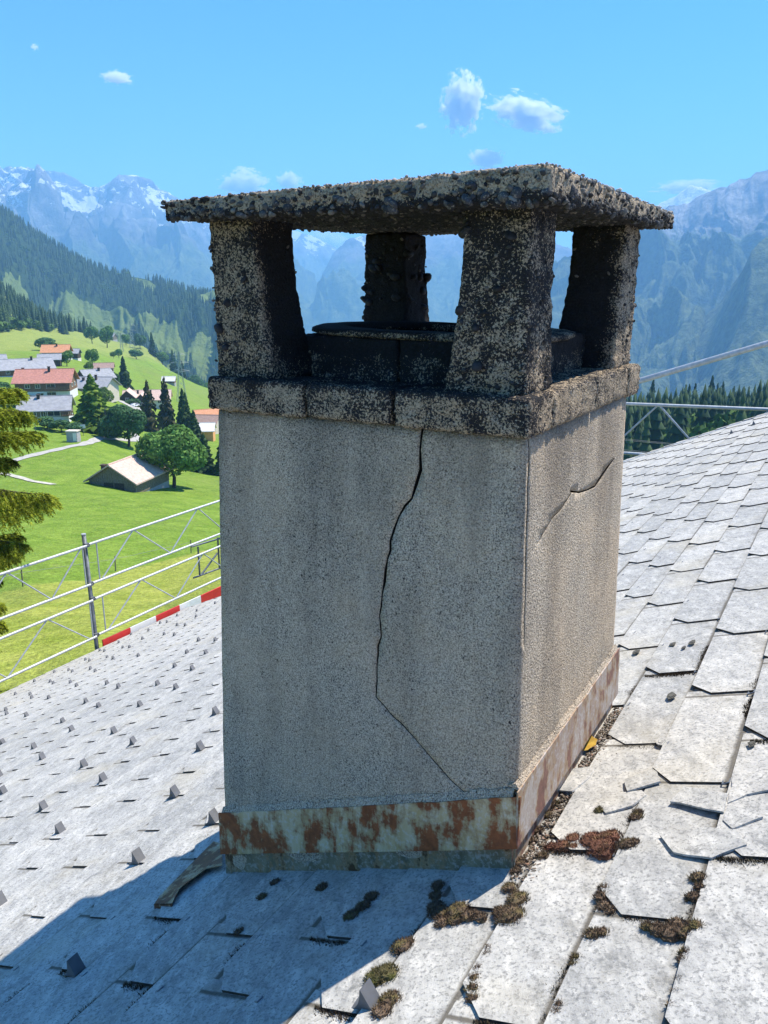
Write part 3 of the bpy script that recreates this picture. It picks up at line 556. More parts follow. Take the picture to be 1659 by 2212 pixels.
def house(name, label, x, y, rz, L, W, hw, hr, roofm, wallm, basem=None, base_h=0.0, ov=0.7, wins=(), gwins=(), chim=(), balcony=None, door=None, cat='house', dz=0.0, planks=False, gable_door=None):
    z = terz(x, y) + dz
    e = empty(name, (x, y, z), label, cat, None, rz)
    def part(mb, nm, m, par=None): return mb.build(nm, m, par or e, world=False)
    a = MB(); deep = 3.0
    a.add([(-L/2, -W/2, base_h), (L/2, -W/2, base_h), (L/2, W/2, base_h), (-L/2, W/2, base_h), (-L/2, -W/2, hw), (L/2, -W/2, hw), (L/2, W/2, hw), (-L/2, W/2, hw), (-L/2, 0, hw + hr), (L/2, 0, hw + hr)],
          [(0, 1, 5, 4), (2, 3, 7, 6), (1, 2, 6, 9, 5), (3, 0, 4, 8, 7), (4, 5, 9, 8), (6, 7, 8, 9), (3, 2, 1, 0)])
    wall = part(a, 'wall', wallm)
    b = MB(); b.box((0, 0, (base_h - deep) / 2), (L - 0.06, W - 0.06, base_h + deep)); part(b, 'plinth', basem or wallm)
    r = MB(); th = 0.22; sl = hr / (W / 2); oy = W / 2 + ov; ox = L / 2 + ov
    for s in (-1, 1):
        zlo = hw - sl * ov; zt = hw + hr
        P = [(-ox, s * oy, zlo), (ox, s * oy, zlo), (ox, 0, zt), (-ox, 0, zt)]
        r.add([(p[0], p[1], p[2] + 0.05) for p in P] + [(p[0], p[1], p[2] + 0.05 + th) for p in P], [(0, 1, 2, 3), (4, 5, 6, 7), (0, 1, 5, 4), (0, 3, 7, 4), (1, 2, 6, 5)])
    roof = part(r, 'roof', roofm)
    c0 = MB(); c0.tube((-ox, 0, hw + hr + 0.28), (ox, 0, hw + hr + 0.28), 0.14, 6); part(c0, 'ridge_cap', roofm, roof)
    for (cx_, cy_, ch) in chim:
        c = MB(); zz = hw + hr * (1 - abs(cy_) / (W / 2)); c.box((cx_, cy_, zz + ch / 2), (0.7, 0.7, ch + 0.8)); c.box((cx_, cy_, zz + ch + 0.5), (0.95, 0.95, 0.14)); part(c, 'chimney', M_TIMBD, roof)
    def window(c, w, h, n):
        nx, ny = n; t = Vector((-ny, nx, 0)); f = MB(); rzz = math.atan2(t.y, t.x)
        for (du, dv, ww, hh) in ((0, h/2, w + .2, .12), (0, -h/2, w + .2, .12), (-w/2, 0, .12, h), (w/2, 0, .12, h), (0, 0, .07, h)):
            p = Vector(c) + t * du + Vector((nx * .05, ny * .05, dv)); f.box(p, (ww, .14, hh), rzz)
        fo = part(f, 'window', M_FRAME); g = MB(); g.box(Vector(c) + Vector((nx * .01, ny * .01, 0)), (w, .06, h), rzz); part(g, 'pane', M_PANE, fo)
    for (u, zc, w, h) in wins: window((u, -W / 2, zc), w, h, (0, -1))
    for (sx, u, zc, w, h) in gwins: window((sx * L / 2, u, zc), w, h, (sx, 0))
    if balcony:
        u0, u1, zc, dep = balcony; m = MB(); m.box(((u0 + u1) / 2, -W / 2 - dep / 2, zc), (u1 - u0, dep, .15)); bo = part(m, 'balcony', M_TIMB)
        for k in range(int((u1 - u0) / 0.4) + 1):
            q = MB(); q.box((u0 + k * 0.4, -W / 2 - dep, zc + .5), (.24, .06, .95)); part(q, 'baluster', M_TIMB, bo)
        q = MB(); q.box(((u0 + u1) / 2, -W / 2 - dep, zc + 1.02), (u1 - u0 + .1, .1, .1)); part(q, 'handrail', M_TIMB, bo)
    if door:
        u, w, h = door; m = MB(); m.box((u, -W / 2 - .02, base_h + h / 2), (w, .12, h)); part(m, 'door', M_TIMBD)
    if gable_door:
        sx, u, w, h = gable_door; m = MB(); m.box((sx * (L / 2 + .03), u, h / 2), (.12, w, h)); d = part(m, 'door', M_TIMBD)
        q = MB(); q.box((sx * (L / 2 + .1), u, h / 2), (.08, .12, h)); part(q, 'door_post', M_TIMBG, d)
    if planks:
        k = 0
        for s in (-1, 1):
            u = -W / 2 + 0.2
            while u < W / 2:
                zt = hw + hr * (1 - abs(u) / (W / 2)) - .05; q = MB(); q.box((s * (L / 2 + .02), u, zt / 2 + .1), (.05 + .02 * (k % 3), .36, zt - .1)); part(q, 'plank', M_TIMBG, wall); u += .4; k += 1
        u = -L / 2 + .2
        while u < L / 2:
            q = MB(); q.box((u, -W / 2 - .02, hw / 2 + .1), (.36, .05 + .02 * (k % 3), hw - .2)); part(q, 'plank', M_TIMBG, wall); u += .4; k += 1
    return e
def rz_of(x, y, off=0): return -math.atan2(x, y) + rad(off)
# the small barn: its gable looks at us, ridge runs away to the right
house('small_barn', 'weathered wooden barn with pinkish tiled roof alone on the green meadow', -42.4, 127.5, rad(77), 11, 8.2, 2.3, 2.5, M_ROOFP, M_TIMBG, M_STONE, 0.15, 0.65, chim=[(-4.2, 2.0, 0.5)], cat='barn', planks=True, gable_door=(-1, -0.4, 3.6, 2.0))
house('village_house', 'low house with pale grey roof and white walls below the red roofed house', -87.6, 203, rz_of(-87.6, 203, -9), 11.6, 9.5, 3.0, 2.7, M_ROOFG, M_TIMBG, M_WHITE, 1.1, 0.8, wins=[(-2.4, 2.1, 1.1, 1.0), (-0.2, 2.0, 1.2, 1.5), (2.3, 2.1, 3.0, 1.5)], gwins=[(-1, 0, 2.2, 1.2, 1.1)], chim=[(-1.6, -0.8, 0.7)], balcony=(4.3, 7.2, 1.6, 1.6), door=(0.9, 1.0, 1.2))
house('village_house', 'big wooden chalet with bright red tiled roof, white ground floor and balcony', -110, 257, rz_of(-110, 257, -14), 16.5, 11.5, 4.7, 3.4, M_ROOFR, M_TIMB, M_WHITE, 1.7, 0.9, wins=[(-4.5, 3.4, 1.5, 1.2), (-1.4, 3.4, 1.4, 1.2), (2.6, 3.4, 2.6, 1.4), (2.6, 0.9, 2.8, 1.2), (-0.8, 0.8, 2.0, 0.9)], gwins=[(1, -2, 3.4, 1.3, 1.2), (1, 2, 3.4, 1.3, 1.2)], chim=[(1.5, -1.2, 1.3), (-7.0, 0.8, 0.6)], balcony=(1.0, 8.0, 2.2, 1.5))
house('village_house', 'chalet with glowing orange tiled roof, highest house of the village', -161, 392, rz_of(-161, 392, -12), 12.0, 9.5, 3.6, 3.0, M_ROOFO, M_TIMB, M_WHITE, 0.8, 0.8, wins=[(-3, 2.4, 1.3, 1.1), (0, 2.4, 1.3, 1.1), (3, 2.4, 1.3, 1.1)], gwins=[(1, 0, 2.6, 1.2, 1.1)], chim=[(0.5, -1, 0.9)])
house('barn', 'dark timber barn with grey roof in front of the orange roofed chalet', -145, 345, rz_of(-145, 345, -6), 8.6, 7, 2.9, 1.9, M_ROOFG, M_TIMBD, M_TIMBD, 0.3, 0.7, cat='barn', door=(0, 3.2, 1.9))
house('barn', 'small dark barn close right of the orange roofed chalet', -159, 408, rz_of(-159, 408, -16), 5.4, 6, 3.2, 1.8, M_ROOFG, M_TIMBD, M_WHITE, 0.6, 0.6, cat='barn', wins=[(0, 2.0, 1.0, 0.9)])
house('farmhouse', 'long grey roof farmhouse at the left, behind the red roofed chalet', -133, 292, rz_of(-133, 292, 8), 19, 12, 3.0, 3.0, M_ROOFG, M_TIMB, M_WHITE, 0.8, 0.9, wins=[(-6, 2, 1.2, 1), (-2, 2, 1.2, 1), (2, 2, 1.2, 1)], chim=[(3, -1, 1.0)])
house('farmhouse', 'dark farmhouse cut by the left picture edge above the spruce branches', -151, 306, rz_of(-151, 306, 5), 9, 8, 3.2, 2.6, M_ROOFG, M_TIMBD, M_STONE, 0.6, 0.8, wins=[(2, 2, 1.2, 1)])
house('farmhouse', 'wide grey roof house right behind the red roofed chalet', -104, 282, rz_of(-104, 282, -28), 13.5, 11, 2.8, 3.0, M_ROOFG, M_CREAM, M_CREAM, 0.5, 0.9, wins=[(-3, 1.8, 1.2, 1), (2, 1.8, 1.2, 1)], chim=[(2.0, -1.5, 1.4), (-2.5, -2.0, 0.7)])
house('farmhouse', 'second grey roof behind the red chalet, dark gable toward the lane', -116, 318, rz_of(-116, 318, 24), 11, 9, 2.8, 2.8, M_ROOFG, M_TIMB, M_STONE, 0.5, 0.9, wins=[(0, 1.8, 1.2, 1)], chim=[(1, -1, 0.9)])
house('cottage', 'brown roofed cottage left of the lone dark spruce', -137, 388, rz_of(-137, 388, -5), 8.4, 6.5, 3.4, 1.9, M_ROOFB, M_TIMBG, M_WHITE, 1.2, 0.7, wins=[(-1.5, 2.3, 1.1, 1), (1.5, 2.3, 1.1, 1)])
house('shed', 'low shed with a bright blue roof', -109, 309, rz_of(-109, 309, -8), 4.6, 4.2, 2.4, 0.8, M_ROOFBL, M_WHITE, M_WHITE, 0.3, 0.4, cat='shed', door=(0, 1.0, 1.8))
house('village_house', 'long brownish roof house behind the parked white car', -97, 322, rz_of(-97, 322, -6), 17.5, 10, 3.0, 3.0, M_ROOFP, M_WHITE, M_WHITE, 0.5, 0.9, wins=[(-5, 1.9, 1.3, 1.1), (-2, 1.9, 1.3, 1.1), (5, 1.9, 1.3, 1.1)], chim=[(-3.5, -1.8, 0.9), (1.5, -1.8, 1.0)])
house('village_house', 'small gabled wing with dark timber front, left before the long brownish roof', -99.6, 306, rz_of(-99.6, 306, 82), 8, 5.2, 2.6, 2.3, M_ROOFP, M_TIMBD, M_WHITE, 0.4, 0.7, gwins=[(-1, 0, 1.7, 1.3, 1.1)])
house('village_house', 'second gabled wing with dark timber front beside the parked car', -95.2, 309, rz_of(-95.2, 309, 82), 8, 5.6, 2.8, 2.6, M_ROOFP, M_TIMBD, M_WHITE, 0.4, 0.7, gwins=[(-1, 0, 1.7, 1.3, 1.1)])
house('hut', 'small white roofed hut with red gable alone on the slope by the pylon', -137, 503, rz_of(-137, 503, -10), 7.6, 6.5, 2.2, 2.3, M_ROOFW, M_TIMB, M_STONE, 0.7, 0.6, cat='hut', door=(1.5, 1.0, 1.5))
house('village_house', 'orange plastered house with pale roof half hidden by the chimney', -60.2, 257, rz_of(-60.2, 257, -7), 7.6, 7, 3.2, 1.9, M_ROOFW, M_ORANGE, M_ORANGE, 0.3, 0.6, wins=[(-1.5, 1.9, 1.0, 1.0)])
house('village_house', 'brown roofed house above the orange plastered one', -66.5, 292, rz_of(-66.5, 292, -20), 9, 8, 3.4, 2.6, M_ROOFB, M_CREAM, M_CREAM, 0.5, 0.7, wins=[(0, 2, 1.1, 1)])
house('village_house', 'house with yellowish roof peeking out between the spruces and the chimney', -73, 322, rz_of(-73, 322, 20), 10, 8, 3.6, 2.6, M_ROOFO, M_ORANGE, M_CREAM, 0.5, 0.7, wins=[(0, 2, 1.1, 1)])
hx, hy = polar(-18.9, 960)
house('hut', 'tiny grey hay hut on the hillside right of the two leafy trees', hx, hy, rz_of(hx, hy, -30), 13, 9, 4, 3, M_ROOFG, M_TIMBG, M_STONE, 0.5, 0.7, cat='hut')

# small things of the village
def utility_box():
    x, y = -69.8, 174; e = empty('utility_cabinet', (x, y, terz(x, y)), 'small concrete utility hut with flat lid beside the lane', 'hut', rz=rz_of(x, y, -25))
    a = MB(); a.box((0, 0, 0.7), (2.4, 1.9, 3.4)); a.build('body', M_STONE, e, world=False)
    a = MB(); a.box((0, 0, 2.48), (2.7, 2.2, 0.2)); a.build('lid', M_CREAM, e, world=False)
    a = MB(); a.box((0.7, -0.97, 1.2), (0.8, 0.06, 1.8)); a.build('door', M_FRAME, e, world=False)
utility_box()
def car():
    x, y = -95.2, 299.0; e = empty('parked_car', (x, y, terz(x, y)), 'white car parked on the forecourt below the brownish roofs', 'car', rz=rz_of(x, y, 60))
    t = NT('white_car_paint', 0.3, 0.5); t.col((0.75, 0.75, 0.76)); a = MB()
    P = [(-2.1, 0.35), (2.1, 0.35), (2.15, 0.75), (1.3, 0.95), (0.6, 1.45), (-1.3, 1.48), (-2.0, 0.95)]
    a.prism([(p[0], -0.85, p[1]) for p in P], (0, 1.7, 0)); a.build('body', t.m, e, world=False)
    for s in (-1, 1):
        g = MB(); g.prism([(-1.2, s * 0.86, 0.98), (0.9, s * 0.86, 0.98), (0.5, s * 0.86, 1.36), (-1.1, s * 0.86, 1.38)], (0, 0.02 * s, 0)); g.build('side_window', M_PANE, e, world=False)
        for u in (-1.3, 1.3):
            w = MB(); w.tube((u, s * 0.7, 0.33), (u, s * 0.9, 0.33), 0.33, 12); w.build('wheel', M_TIMBD, e, world=False)
    g = MB(); g.prism([(1.28, -0.75, 0.99), (1.28, 0.75, 0.99), (0.68, 0.7, 1.42), (0.68, -0.7, 1.42)], (0.03, 0, 0.02)); g.build('windscreen', M_PANE, e, world=False)
car()
M_ROADG = flat('pale_lane', (0.36, 0.345, 0.31), 0.95, 0.1, 0.1, scale=0.8)
M_TRACK = flat('gravel_track', (0.42, 0.40, 0.33), 0.95, 0.1, 0.2, scale=1.5)
def lane(name, pts, w, m, label, up=0.10):
    P = []
    for i in range(len(pts) - 1):
        a, b = Vector(pts[i]), Vector(pts[i + 1]); n = max(2, int((b - a).length / 1.5))
        P += [a.lerp(b, k / n) for k in range(n)]
    P.append(Vector(pts[-1])); V = []
    for i, p in enumerate(P):
        d = (P[min(i + 1, len(P) - 1)] - P[max(i - 1, 0)]).normalized(); nn = Vector((-d.y, d.x)); ww = w * (1 + 0.12 * math.sin(i * 1.3))
        for k in range(5):
            q = p + nn * ww * (k / 4 - 0.5); V.append((q.x, q.y, terz(q.x, q.y) + up))
    me = mesh_np(name, V, gridfaces(len(P), 5)); tag(obj(name, me, m), label, None, kind='structure')
lane('lane', [(-82, 133), (-70.5, 141), (-69.4, 149.7), (-67.9, 158.6), (-66.4, 169.4), (-68.4, 186), (-66, 205), (-74, 232), (-84, 262), (-92, 290), (-96, 300)], 2.0, M_ROADG, 'pale lane climbing to the village')
lane('forecourt', [(-100, 297), (-94, 297), (-88, 299)], 9, M_ROADG, 'pale paved forecourt in the village', 0.16)
lane('village_road', [(-92, 292), (-104, 296), (-112, 300), (-122, 340), (-128, 372)], 3.0, M_ROADG, 'pale road between the village houses', 0.14)
lane('dirt_track', [(-72, 137), (-63.7, 128.6), (-56, 121), (-51.4, 118.5)], 1.3, M_TRACK, 'worn dirt track in the meadow', 0.10)

# lamp posts, sign, fence, pylons
M_GALV = NT('galvanised_steel', 0.58, 0.4)
M_GALV.b.inputs['Metallic'].default_value = 0.35
M_GALV.col(M_GALV.ramp(M_GALV.noise(14, 3), [(0.3, (0.34, 0.36, 0.37)), (0.7, (0.50, 0.52, 0.53))])); M_GALV = M_GALV.m
M_DKST = flat('dark_steel', (0.16, 0.17, 0.18), 0.55, 0.4, 0.2, 0.5, 10)
def lamp_post(x, y, h, label):
    z = terz(x, y); e = empty('lamp_post', (x, y, z), label, 'lamp post')
    a = MB(); a.tube((0, 0, -0.2), (0, 0, h), 0.10, 8, 0.06); a.build('pole', M_DKST, e, world=False)
    a = MB(); a.box((0.25, 0, h + 0.03), (0.7, 0.25, 0.14)); a.build('lamp_head', M_DKST, e, world=False)
lamp_post(-73.5, 163.7, 6.2, 'thin lamp post standing in the meadow left of the utility hut')
lamp_post(-69.0, 193.0, 7.0, 'thin lamp post right of the bright larch')
def sign():
    x, y = -71.4, 184; e = empty('road_sign', (x, y, terz(x, y)), 'small pale notice board beside the lane', 'sign', rz=rz_of(x, y))
    a = MB(); a.tube((0, 0, -0.2), (0, 0, 2.6), 0.06, 8); a.build('pole', M_DKST, e, world=False)
    a = MB(); a.box((0, -0.08, 2.2), (1.2, 0.06, 0.9)); a.build('board', M_FRAME, e, world=False)
sign()
for k, (x, y) in enumerate([(-30.5, 37), (-24.7, 50.2), (-21.2, 58.3), (-17.4, 67)]):
    a = MB(); z = terz(x, y); a.tube((x, y, z - 0.1), (x + 0.05, y, z + 1.25), 0.05, 6, 0.045); a.box((x + .03, y - .05, z + 1.05), (.06, .06, .06))
    tag(a.build('fence_post', M_TIMBG), ['wooden fence post hidden left of the spruce branches', 'wooden fence post below the spruce branches', 'wooden fence post left of the scaffold pole in the meadow', 'wooden fence post nearest the chimney in the meadow'][k] if k != 2 else 'wooden fence post right of the tall scaffold pole in the meadow', 'fence post', 'posts of the pasture fence')
a = MB(); FP = [(-30.5, 37), (-24.7, 50.2), (-21.2, 58.3), (-17.4, 67)]
for i in range(3): a.tube((*FP[i], terz(*FP[i]) + 1.0), (*FP[i + 1], terz(*FP[i + 1]) + 1.0), 0.012, 4)
tag(a.build('fence_wire', M_DKST), 'thin pasture wire strung between the wooden fence posts', 'wire')
M_PYL = flat('pylon_steel', (0.34, 0.38, 0.36), 0.6, 0.4, 0.1, 0.3)
def pylon(x, y, h, arms, label, bw):
    z = terz(x, y); e = empty('power_pylon', (x, y, z), label, 'pylon', rz=rz_of(x, y, 10))
    n = 9
    def W(f): return bw * (1 - f) ** 1.15 + 0.35
    lg = []
    for sx in (-1, 1):
        for sy in (-1, 1):
            a = MB(); P = [Vector((sx * W(i / n) / 2, sy * W(i / n) / 2, h * i / n - (0.4 if i == 0 else 0))) for i in range(n + 1)]
            a.path(P, 0.09, 5); a.build('leg', M_PYL, e, world=False); lg.append(P)
    for i in range(n):
        for (p, q) in ((0, 1), (2, 3), (0, 2), (1, 3)):
            a = MB(); a.tube(lg[p][i], lg[q][i + 1], 0.05, 4); a.tube(lg[q][i], lg[p][i + 1], 0.05, 4); a.build('brace', M_PYL, e, world=False)
    tips = []
    for (f, w) in arms:
        a = MB(); zz = h * f
        for s in (-1, 1):
            a.tube((s * 0.3, 0.2, zz), (s * w, 0, zz + 0.1), 0.06, 4); a.tube((s * 0.3, -0.2, zz), (s * w, 0, zz + 0.1), 0.06, 4); a.tube((s * 0.2, 0, zz + 1.1), (s * w, 0, zz + 0.1), 0.05, 4); a.tube((s * w, 0, zz + 0.1), (s * w, 0, zz - 0.9), 0.05, 4)
            tips.append(WM[e.name] @ Vector((s * w, 0, zz - 0.9)))
        a.build('cross_arm', M_PYL, e, world=False)
    return tips
px, py = polar(-14.45, 392)
T1 = pylon(px, py, 25, [(0.62, 4.6), (0.78, 4.2), (0.93, 3.0)], 'tall lattice pylon in front of the white roofed hut', 4.2)
px, py = polar(-17.5, 880)
T2 = pylon(px, py, 26, [(0.7, 5), (0.9, 4)], 'lattice pylon far up the hillside beside the row of trees', 5)
px, py = polar(-18.2, 770)
T3 = pylon(px, py, 17, [(0.9, 4.5)], 'short pylon with one wide arm on the hillside', 2.4)
def wires(name, pairs, label, r, sag):
    for A, B in pairs:
        a = MB(); A, B = Vector(A), Vector(B); n = 20
        P = [A.lerp(B, i / n) - Vector((0, 0, sag * 4 * (i / n) * (1 - i / n))) for i in range(n + 1)]
        a.path(P, r, 4); tag(a.build(name, M_DKST), label, 'power line', label)
wires('power_line', [(T1[i], Vector(T2[i % 4]) + Vector((0, 0, 0.4 * i))) for i in range(6)], 'thin power line from the tall pylon up the hillside', 0.045, 9)
wires('power_line', [(T1[i], Vector((-16 + 1.2 * i, 300, -39 + i))) for i in range(6)], 'thin power line from the tall pylon toward the chimney', 0.04, 4)
def wood_pole(x, y, h, label):
    z = terz(x, y); e = empty('power_pole', (x, y, z), label, 'pole'); a = MB(); a.tube((0, 0, -0.5), (0, 0, h), 0.17, 8, 0.12); a.build('pole', M_TIMBG, e, world=False)
    for k in range(3):
        a = MB(); a.box((0, 0, h - 0.6 - 2.4 * k), (3.0, 0.16, 0.16)); a.build('cross_arm', M_TIMBG, e, world=False)
    return [(x + s * 1.3, y, z + h - 0.5 - 2.4 * k) for k in range(3) for s in (-1, 1)]
pa = polar(12.5, 176); pb = polar(34.0, 196)
W1 = wood_pole(*pa, 16.0, 'wooden power pole hidden behind the chimney'); W2 = wood_pole(*pb, 12.0, 'wooden power pole outside the right picture edge')
wires('power_line', list(zip(W1, W2)), 'thin power line crossing in front of the right wood', 0.028, 1.2)

# ------------------------------------------------------------------ the roof we stand on
RA = rad(30.5)
NV = np.array(NEAR); ET = np.array([math.sin(RA), math.cos(RA), 0.0]); ES = np.array([-math.cos(RA), math.sin(RA), 0.0])
_H = np.linspace(-6, 16, 4401); _th = np.radians(21 + 4 / (1 + np.exp(-(_H - 0.2) / 0.35))); _g = np.tan(_th)
_z = -np.concatenate([[0], np.cumsum((_g[1:] + _g[:-1]) / 2 * np.diff(_H))]); _s = np.concatenate([[0], np.cumsum(1 / np.cos((_th[1:] + _th[:-1]) / 2) * np.diff(_H))])
_z -= np.interp(0, _H, _z); _s -= np.interp(0, _H, _s)
def rz(h): return float(np.interp(h, _H, _z)) - 0.018
def h_of_s(s): return float(np.interp(s, _s, _H))
def CW(h, t, z): return Vector(NV + ES * h + ET * t + np.array([0, 0, z]))
def frame(h, t, lift=0.0):
    """matrix: x up the slope, y along the eave (away), z roof normal"""
    th = float(np.interp(h, _H, _th)); U = Vector(-ES) * math.cos(th) + Vector((0, 0, math.sin(th))); Y = Vector(ET); Nn = U.cross(Y)
    p = CW(h, t, rz(h)) + Nn * lift
    return Matrix(((U.x, Y.x, Nn.x, p.x), (U.y, Y.y, Nn.y, p.y), (U.z, Y.z, Nn.z, p.z), (0, 0, 0, 1)))
EAVE_H, VERGE_T = 13.72, 12.25
TW, TL, TTH = 0.665, 0.40, 0.0085

def tile_material():
    t = NT('fibre_cement_slate', 0.82, 0.25)
    loc = t.pos((1, 1, 1), RA)
    st = t.pos((26, 9, 20), RA)
    a = t.noise(1.0, 5, 0.68, st); b = t.noise(3.2, 4, 0.6, loc); c = t.noise(95, 3, 0.7, loc); d = t.noise(330, 2, 0.6, loc)
    rnd = t.math('ADD', t.math('MULTIPLY', t.objrand(), 0.6), t.math('MULTIPLY', t.attr('tint'), 0.6))
    base = t.ramp(b, [(0.3, (0.370, 0.370, 0.365)), (0.55, (0.490, 0.484, 0.465)), (0.75, (0.590, 0.577, 0.545))])
    base = t.mix(t.step(rnd, 0.0, 0.65), t.mix(0.55, base, (0.25, 0.26, 0.265)), base)
    base = t.mix(t.math('MULTIPLY', t.step(a, 0.52, 0.66), 0.38), base, (0.73, 0.72, 0.69))
    base = t.mix(t.math('MULTIPLY', t.step(a, 0.47, 0.34), 0.48), base, (0.165, 0.17, 0.172))
    e = t.noise(34, 5, 0.75, loc); base = t.mix(t.math('MULTIPLY', t.step(e, 0.54, 0.66), 0.50), base, (0.19, 0.192, 0.19)); base = t.mix(t.math('MULTIPLY', t.step(e, 0.44, 0.34), 0.40), base, (0.68, 0.67, 0.64))
    base = t.mix(t.math('MULTIPLY', t.step(c, 0.53, 0.61), 0.68), base, (0.15, 0.155, 0.16))
    base = t.mix(t.math('MULTIPLY', t.step(d, 0.42, 0.30), 0.35), base, (0.60, 0.60, 0.585))
    lich = t.step(t.noise(7.5, 5, 0.75, loc, dist=0.6), 0.60, 0.68)
    base = t.mix(t.math('MULTIPLY', lich, 0.70), base, (0.165, 0.170, 0.170))
    spot = t.step(t.voro(38, loc), 0.20, 0.12); spotm = t.step(t.noise(5, 2, 0.5, loc), 0.52, 0.62)
    base = t.mix(t.math('MULTIPLY', t.math('MULTIPLY', spot, spotm), 0.6), base, (0.14, 0.145, 0.145))
    warm = t.step(t.noise(1.9, 3, 0.6, loc), 0.54, 0.70)
    base = t.mix(t.math('MULTIPLY', warm, 0.30), base, (0.47, 0.42, 0.31))
    # dirt caught where a slate comes out from under its neighbours
    lx = t.math('ADD', t.attr('lx'), t.math('MULTIPLY', t.math('SUBTRACT', t.noise(26, 3, 0.6, loc), 0.5), 0.05))
    ly = t.math('ADD', t.attr('ly'), t.math('MULTIPLY', t.math('SUBTRACT', t.noise(23, 3, 0.6, loc), 0.5), 0.010))
    d1 = t.math('MULTIPLY', t.step(lx, 0.92, 0.97), t.step(lx, 1.06, 1.03)); d2 = t.math('MULTIPLY', t.step(ly, TW - 0.010, TW - 0.001), t.step(ly, TW + 0.012, TW + 0.007))
    dirt = t.math('MAXIMUM', d1, d2)
    soil = t.math('MULTIPLY', t.math('MAXIMUM', t.step(lx, 0.62, 0.98), t.step(ly, TW - 0.14, TW - 0.01)), t.step(t.noise(14, 4, 0.7, loc), 0.46, 0.66)); base = t.mix(t.math('MULTIPLY', soil, 0.55), base, (0.20, 0.185, 0.15))
    base = t.mix(t.math('MULTIPLY', dirt, 0.85), base, (0.085, 0.075, 0.060))
    t.col(t.mix(1.0, base, (1.0, 0.965, 0.90), 'MULTIPLY'))
    t.bump(t.math('ADD', t.math('MULTIPLY', c, 0.6), t.math('ADD', t.math('MULTIPLY', a, 0.7), t.math('MULTIPLY', d, 0.35))), 0.55, 0.004)
    return t.m
M_TILE = tile_material()
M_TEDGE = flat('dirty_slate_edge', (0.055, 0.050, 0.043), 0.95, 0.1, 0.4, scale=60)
M_DECK = flat('roof_deck_felt', (0.05, 0.05, 0.05), 0.95, 0.1, 0.2)
house_e = empty('roof', tuple(CW(6, 5, rz(6) - 6)), 'large pale grey slate roof around the chimney, sloping down to the left', 'roof')
def build_deck():
    hs = np.concatenate([np.arange(-5.5, 2, 0.25), np.arange(2, EAVE_H, 1.0), [EAVE_H]])
    V = []
    for h in hs:
        for t in (-6.0, VERGE_T - 0.02):
            V.append(CW(h, t, rz(h) - 0.035)); V.append(CW(h, t, rz(h) - 0.24))
    mb = MB(); F = []
    for i in range(len(hs) - 1):
        b = i * 4
        F += [(b, b + 2, b + 6, b + 4), (b + 1, b + 5, b + 7, b + 3), (b, b + 4, b + 5, b + 1), (b + 2, b + 3, b + 7, b + 6)]
    F += [(0, 1, 3, 2), (len(V) - 4, len(V) - 2, len(V) - 1, len(V) - 3)]
    mb.add(V, F); mb.build('roof_deck', M_DECK, house_e)
    w = MB(); zb = -16.0 - NEAR[2]
    P = [(-5.2, -5.4), (EAVE_H - 1.0, -5.4), (EAVE_H - 1.0, VERGE_T - 0.9), (-5.2, VERGE_T - 0.9)]
    V = [CW(h, t, zb) for h, t in P] + [CW(h, t, rz(h) - 0.26) for h, t in P]
    w.add(V, [(0, 1, 5, 4), (1, 2, 6, 5), (2, 3, 7, 6), (3, 0, 4, 7), (3, 2, 1, 0)]); w.build('house_wall', M_TIMB, house_e)
    e = MB(); hh = EAVE_H + 0.03
    for t in np.arange(-6, VERGE_T, 2.03):
        e.box(CW(hh, t + 1.0, rz(hh) - 0.03), (0.03, 2.02, 0.09), -RA)
    e.build('eave_strip', M_GALV, house_e)
    v = MB()
    for h in np.arange(-5, EAVE_H - 0.4, 0.5):
        f0 = frame(h + 0.25, VERGE_T + 0.015); v.box(f0.translation - Vector((0, 0, 0.05)), (0.56, 0.03, 0.11), 0, f0.to_3x3())
    v.build('verge_board', M_TIMBG, house_e)
build_deck()

def tile_arrays(seed, lap=0.055, c1=0.088, c2=0.100):
    """x up slope from the lower edge, y along the eave; near lower corner clipped"""
    g = np.random.default_rng(seed); j = lambda s: float(g.normal() * s)
    out = [(0 + j(.001), c2 + j(.006)), (0 + j(.001), 0.38 + j(.01)), (0 + j(.001), TW + lap), (TL, TW + lap), (TL, 0.0), (0.22, 0.0 + j(.0012)), (c1 + j(.006), 0.0 + j(.0015))]
    def zz(x, y): return 0.048 * (TL - x) + 0.0120 * (TW - y)
    V = [(x, y, zz(x, y)) for x, y in out] + [(x, y, zz(x, y) - TTH) for x, y in out]
    n = len(out)
    return np.array(V), [tuple(range(n))] + [tuple(range(2 * n - 1, n - 1, -1))] + [(i, n + i, n + (i + 1) % n, (i + 1) % n) for i in range(n)]
TILEV = [tile_arrays(500 + i) for i in range(6)]
TILE_ME = {}
def tile_me(k, ex):
    q = (k, round(ex * 100))
    if q not in TILE_ME:
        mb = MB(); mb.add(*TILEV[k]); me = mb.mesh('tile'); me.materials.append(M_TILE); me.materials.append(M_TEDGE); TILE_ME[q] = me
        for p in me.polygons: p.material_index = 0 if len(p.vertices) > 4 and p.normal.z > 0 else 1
        for an, ax, sc in (('lx', 0, 1 / ex), ('ly', 1, 1.0)):
            at = me.attributes.new(an, 'FLOAT', 'POINT'); at.data.foreach_set('value', np.array([v.co[ax] * sc for v in me.vertices], np.float32))
    return TILE_ME[q]
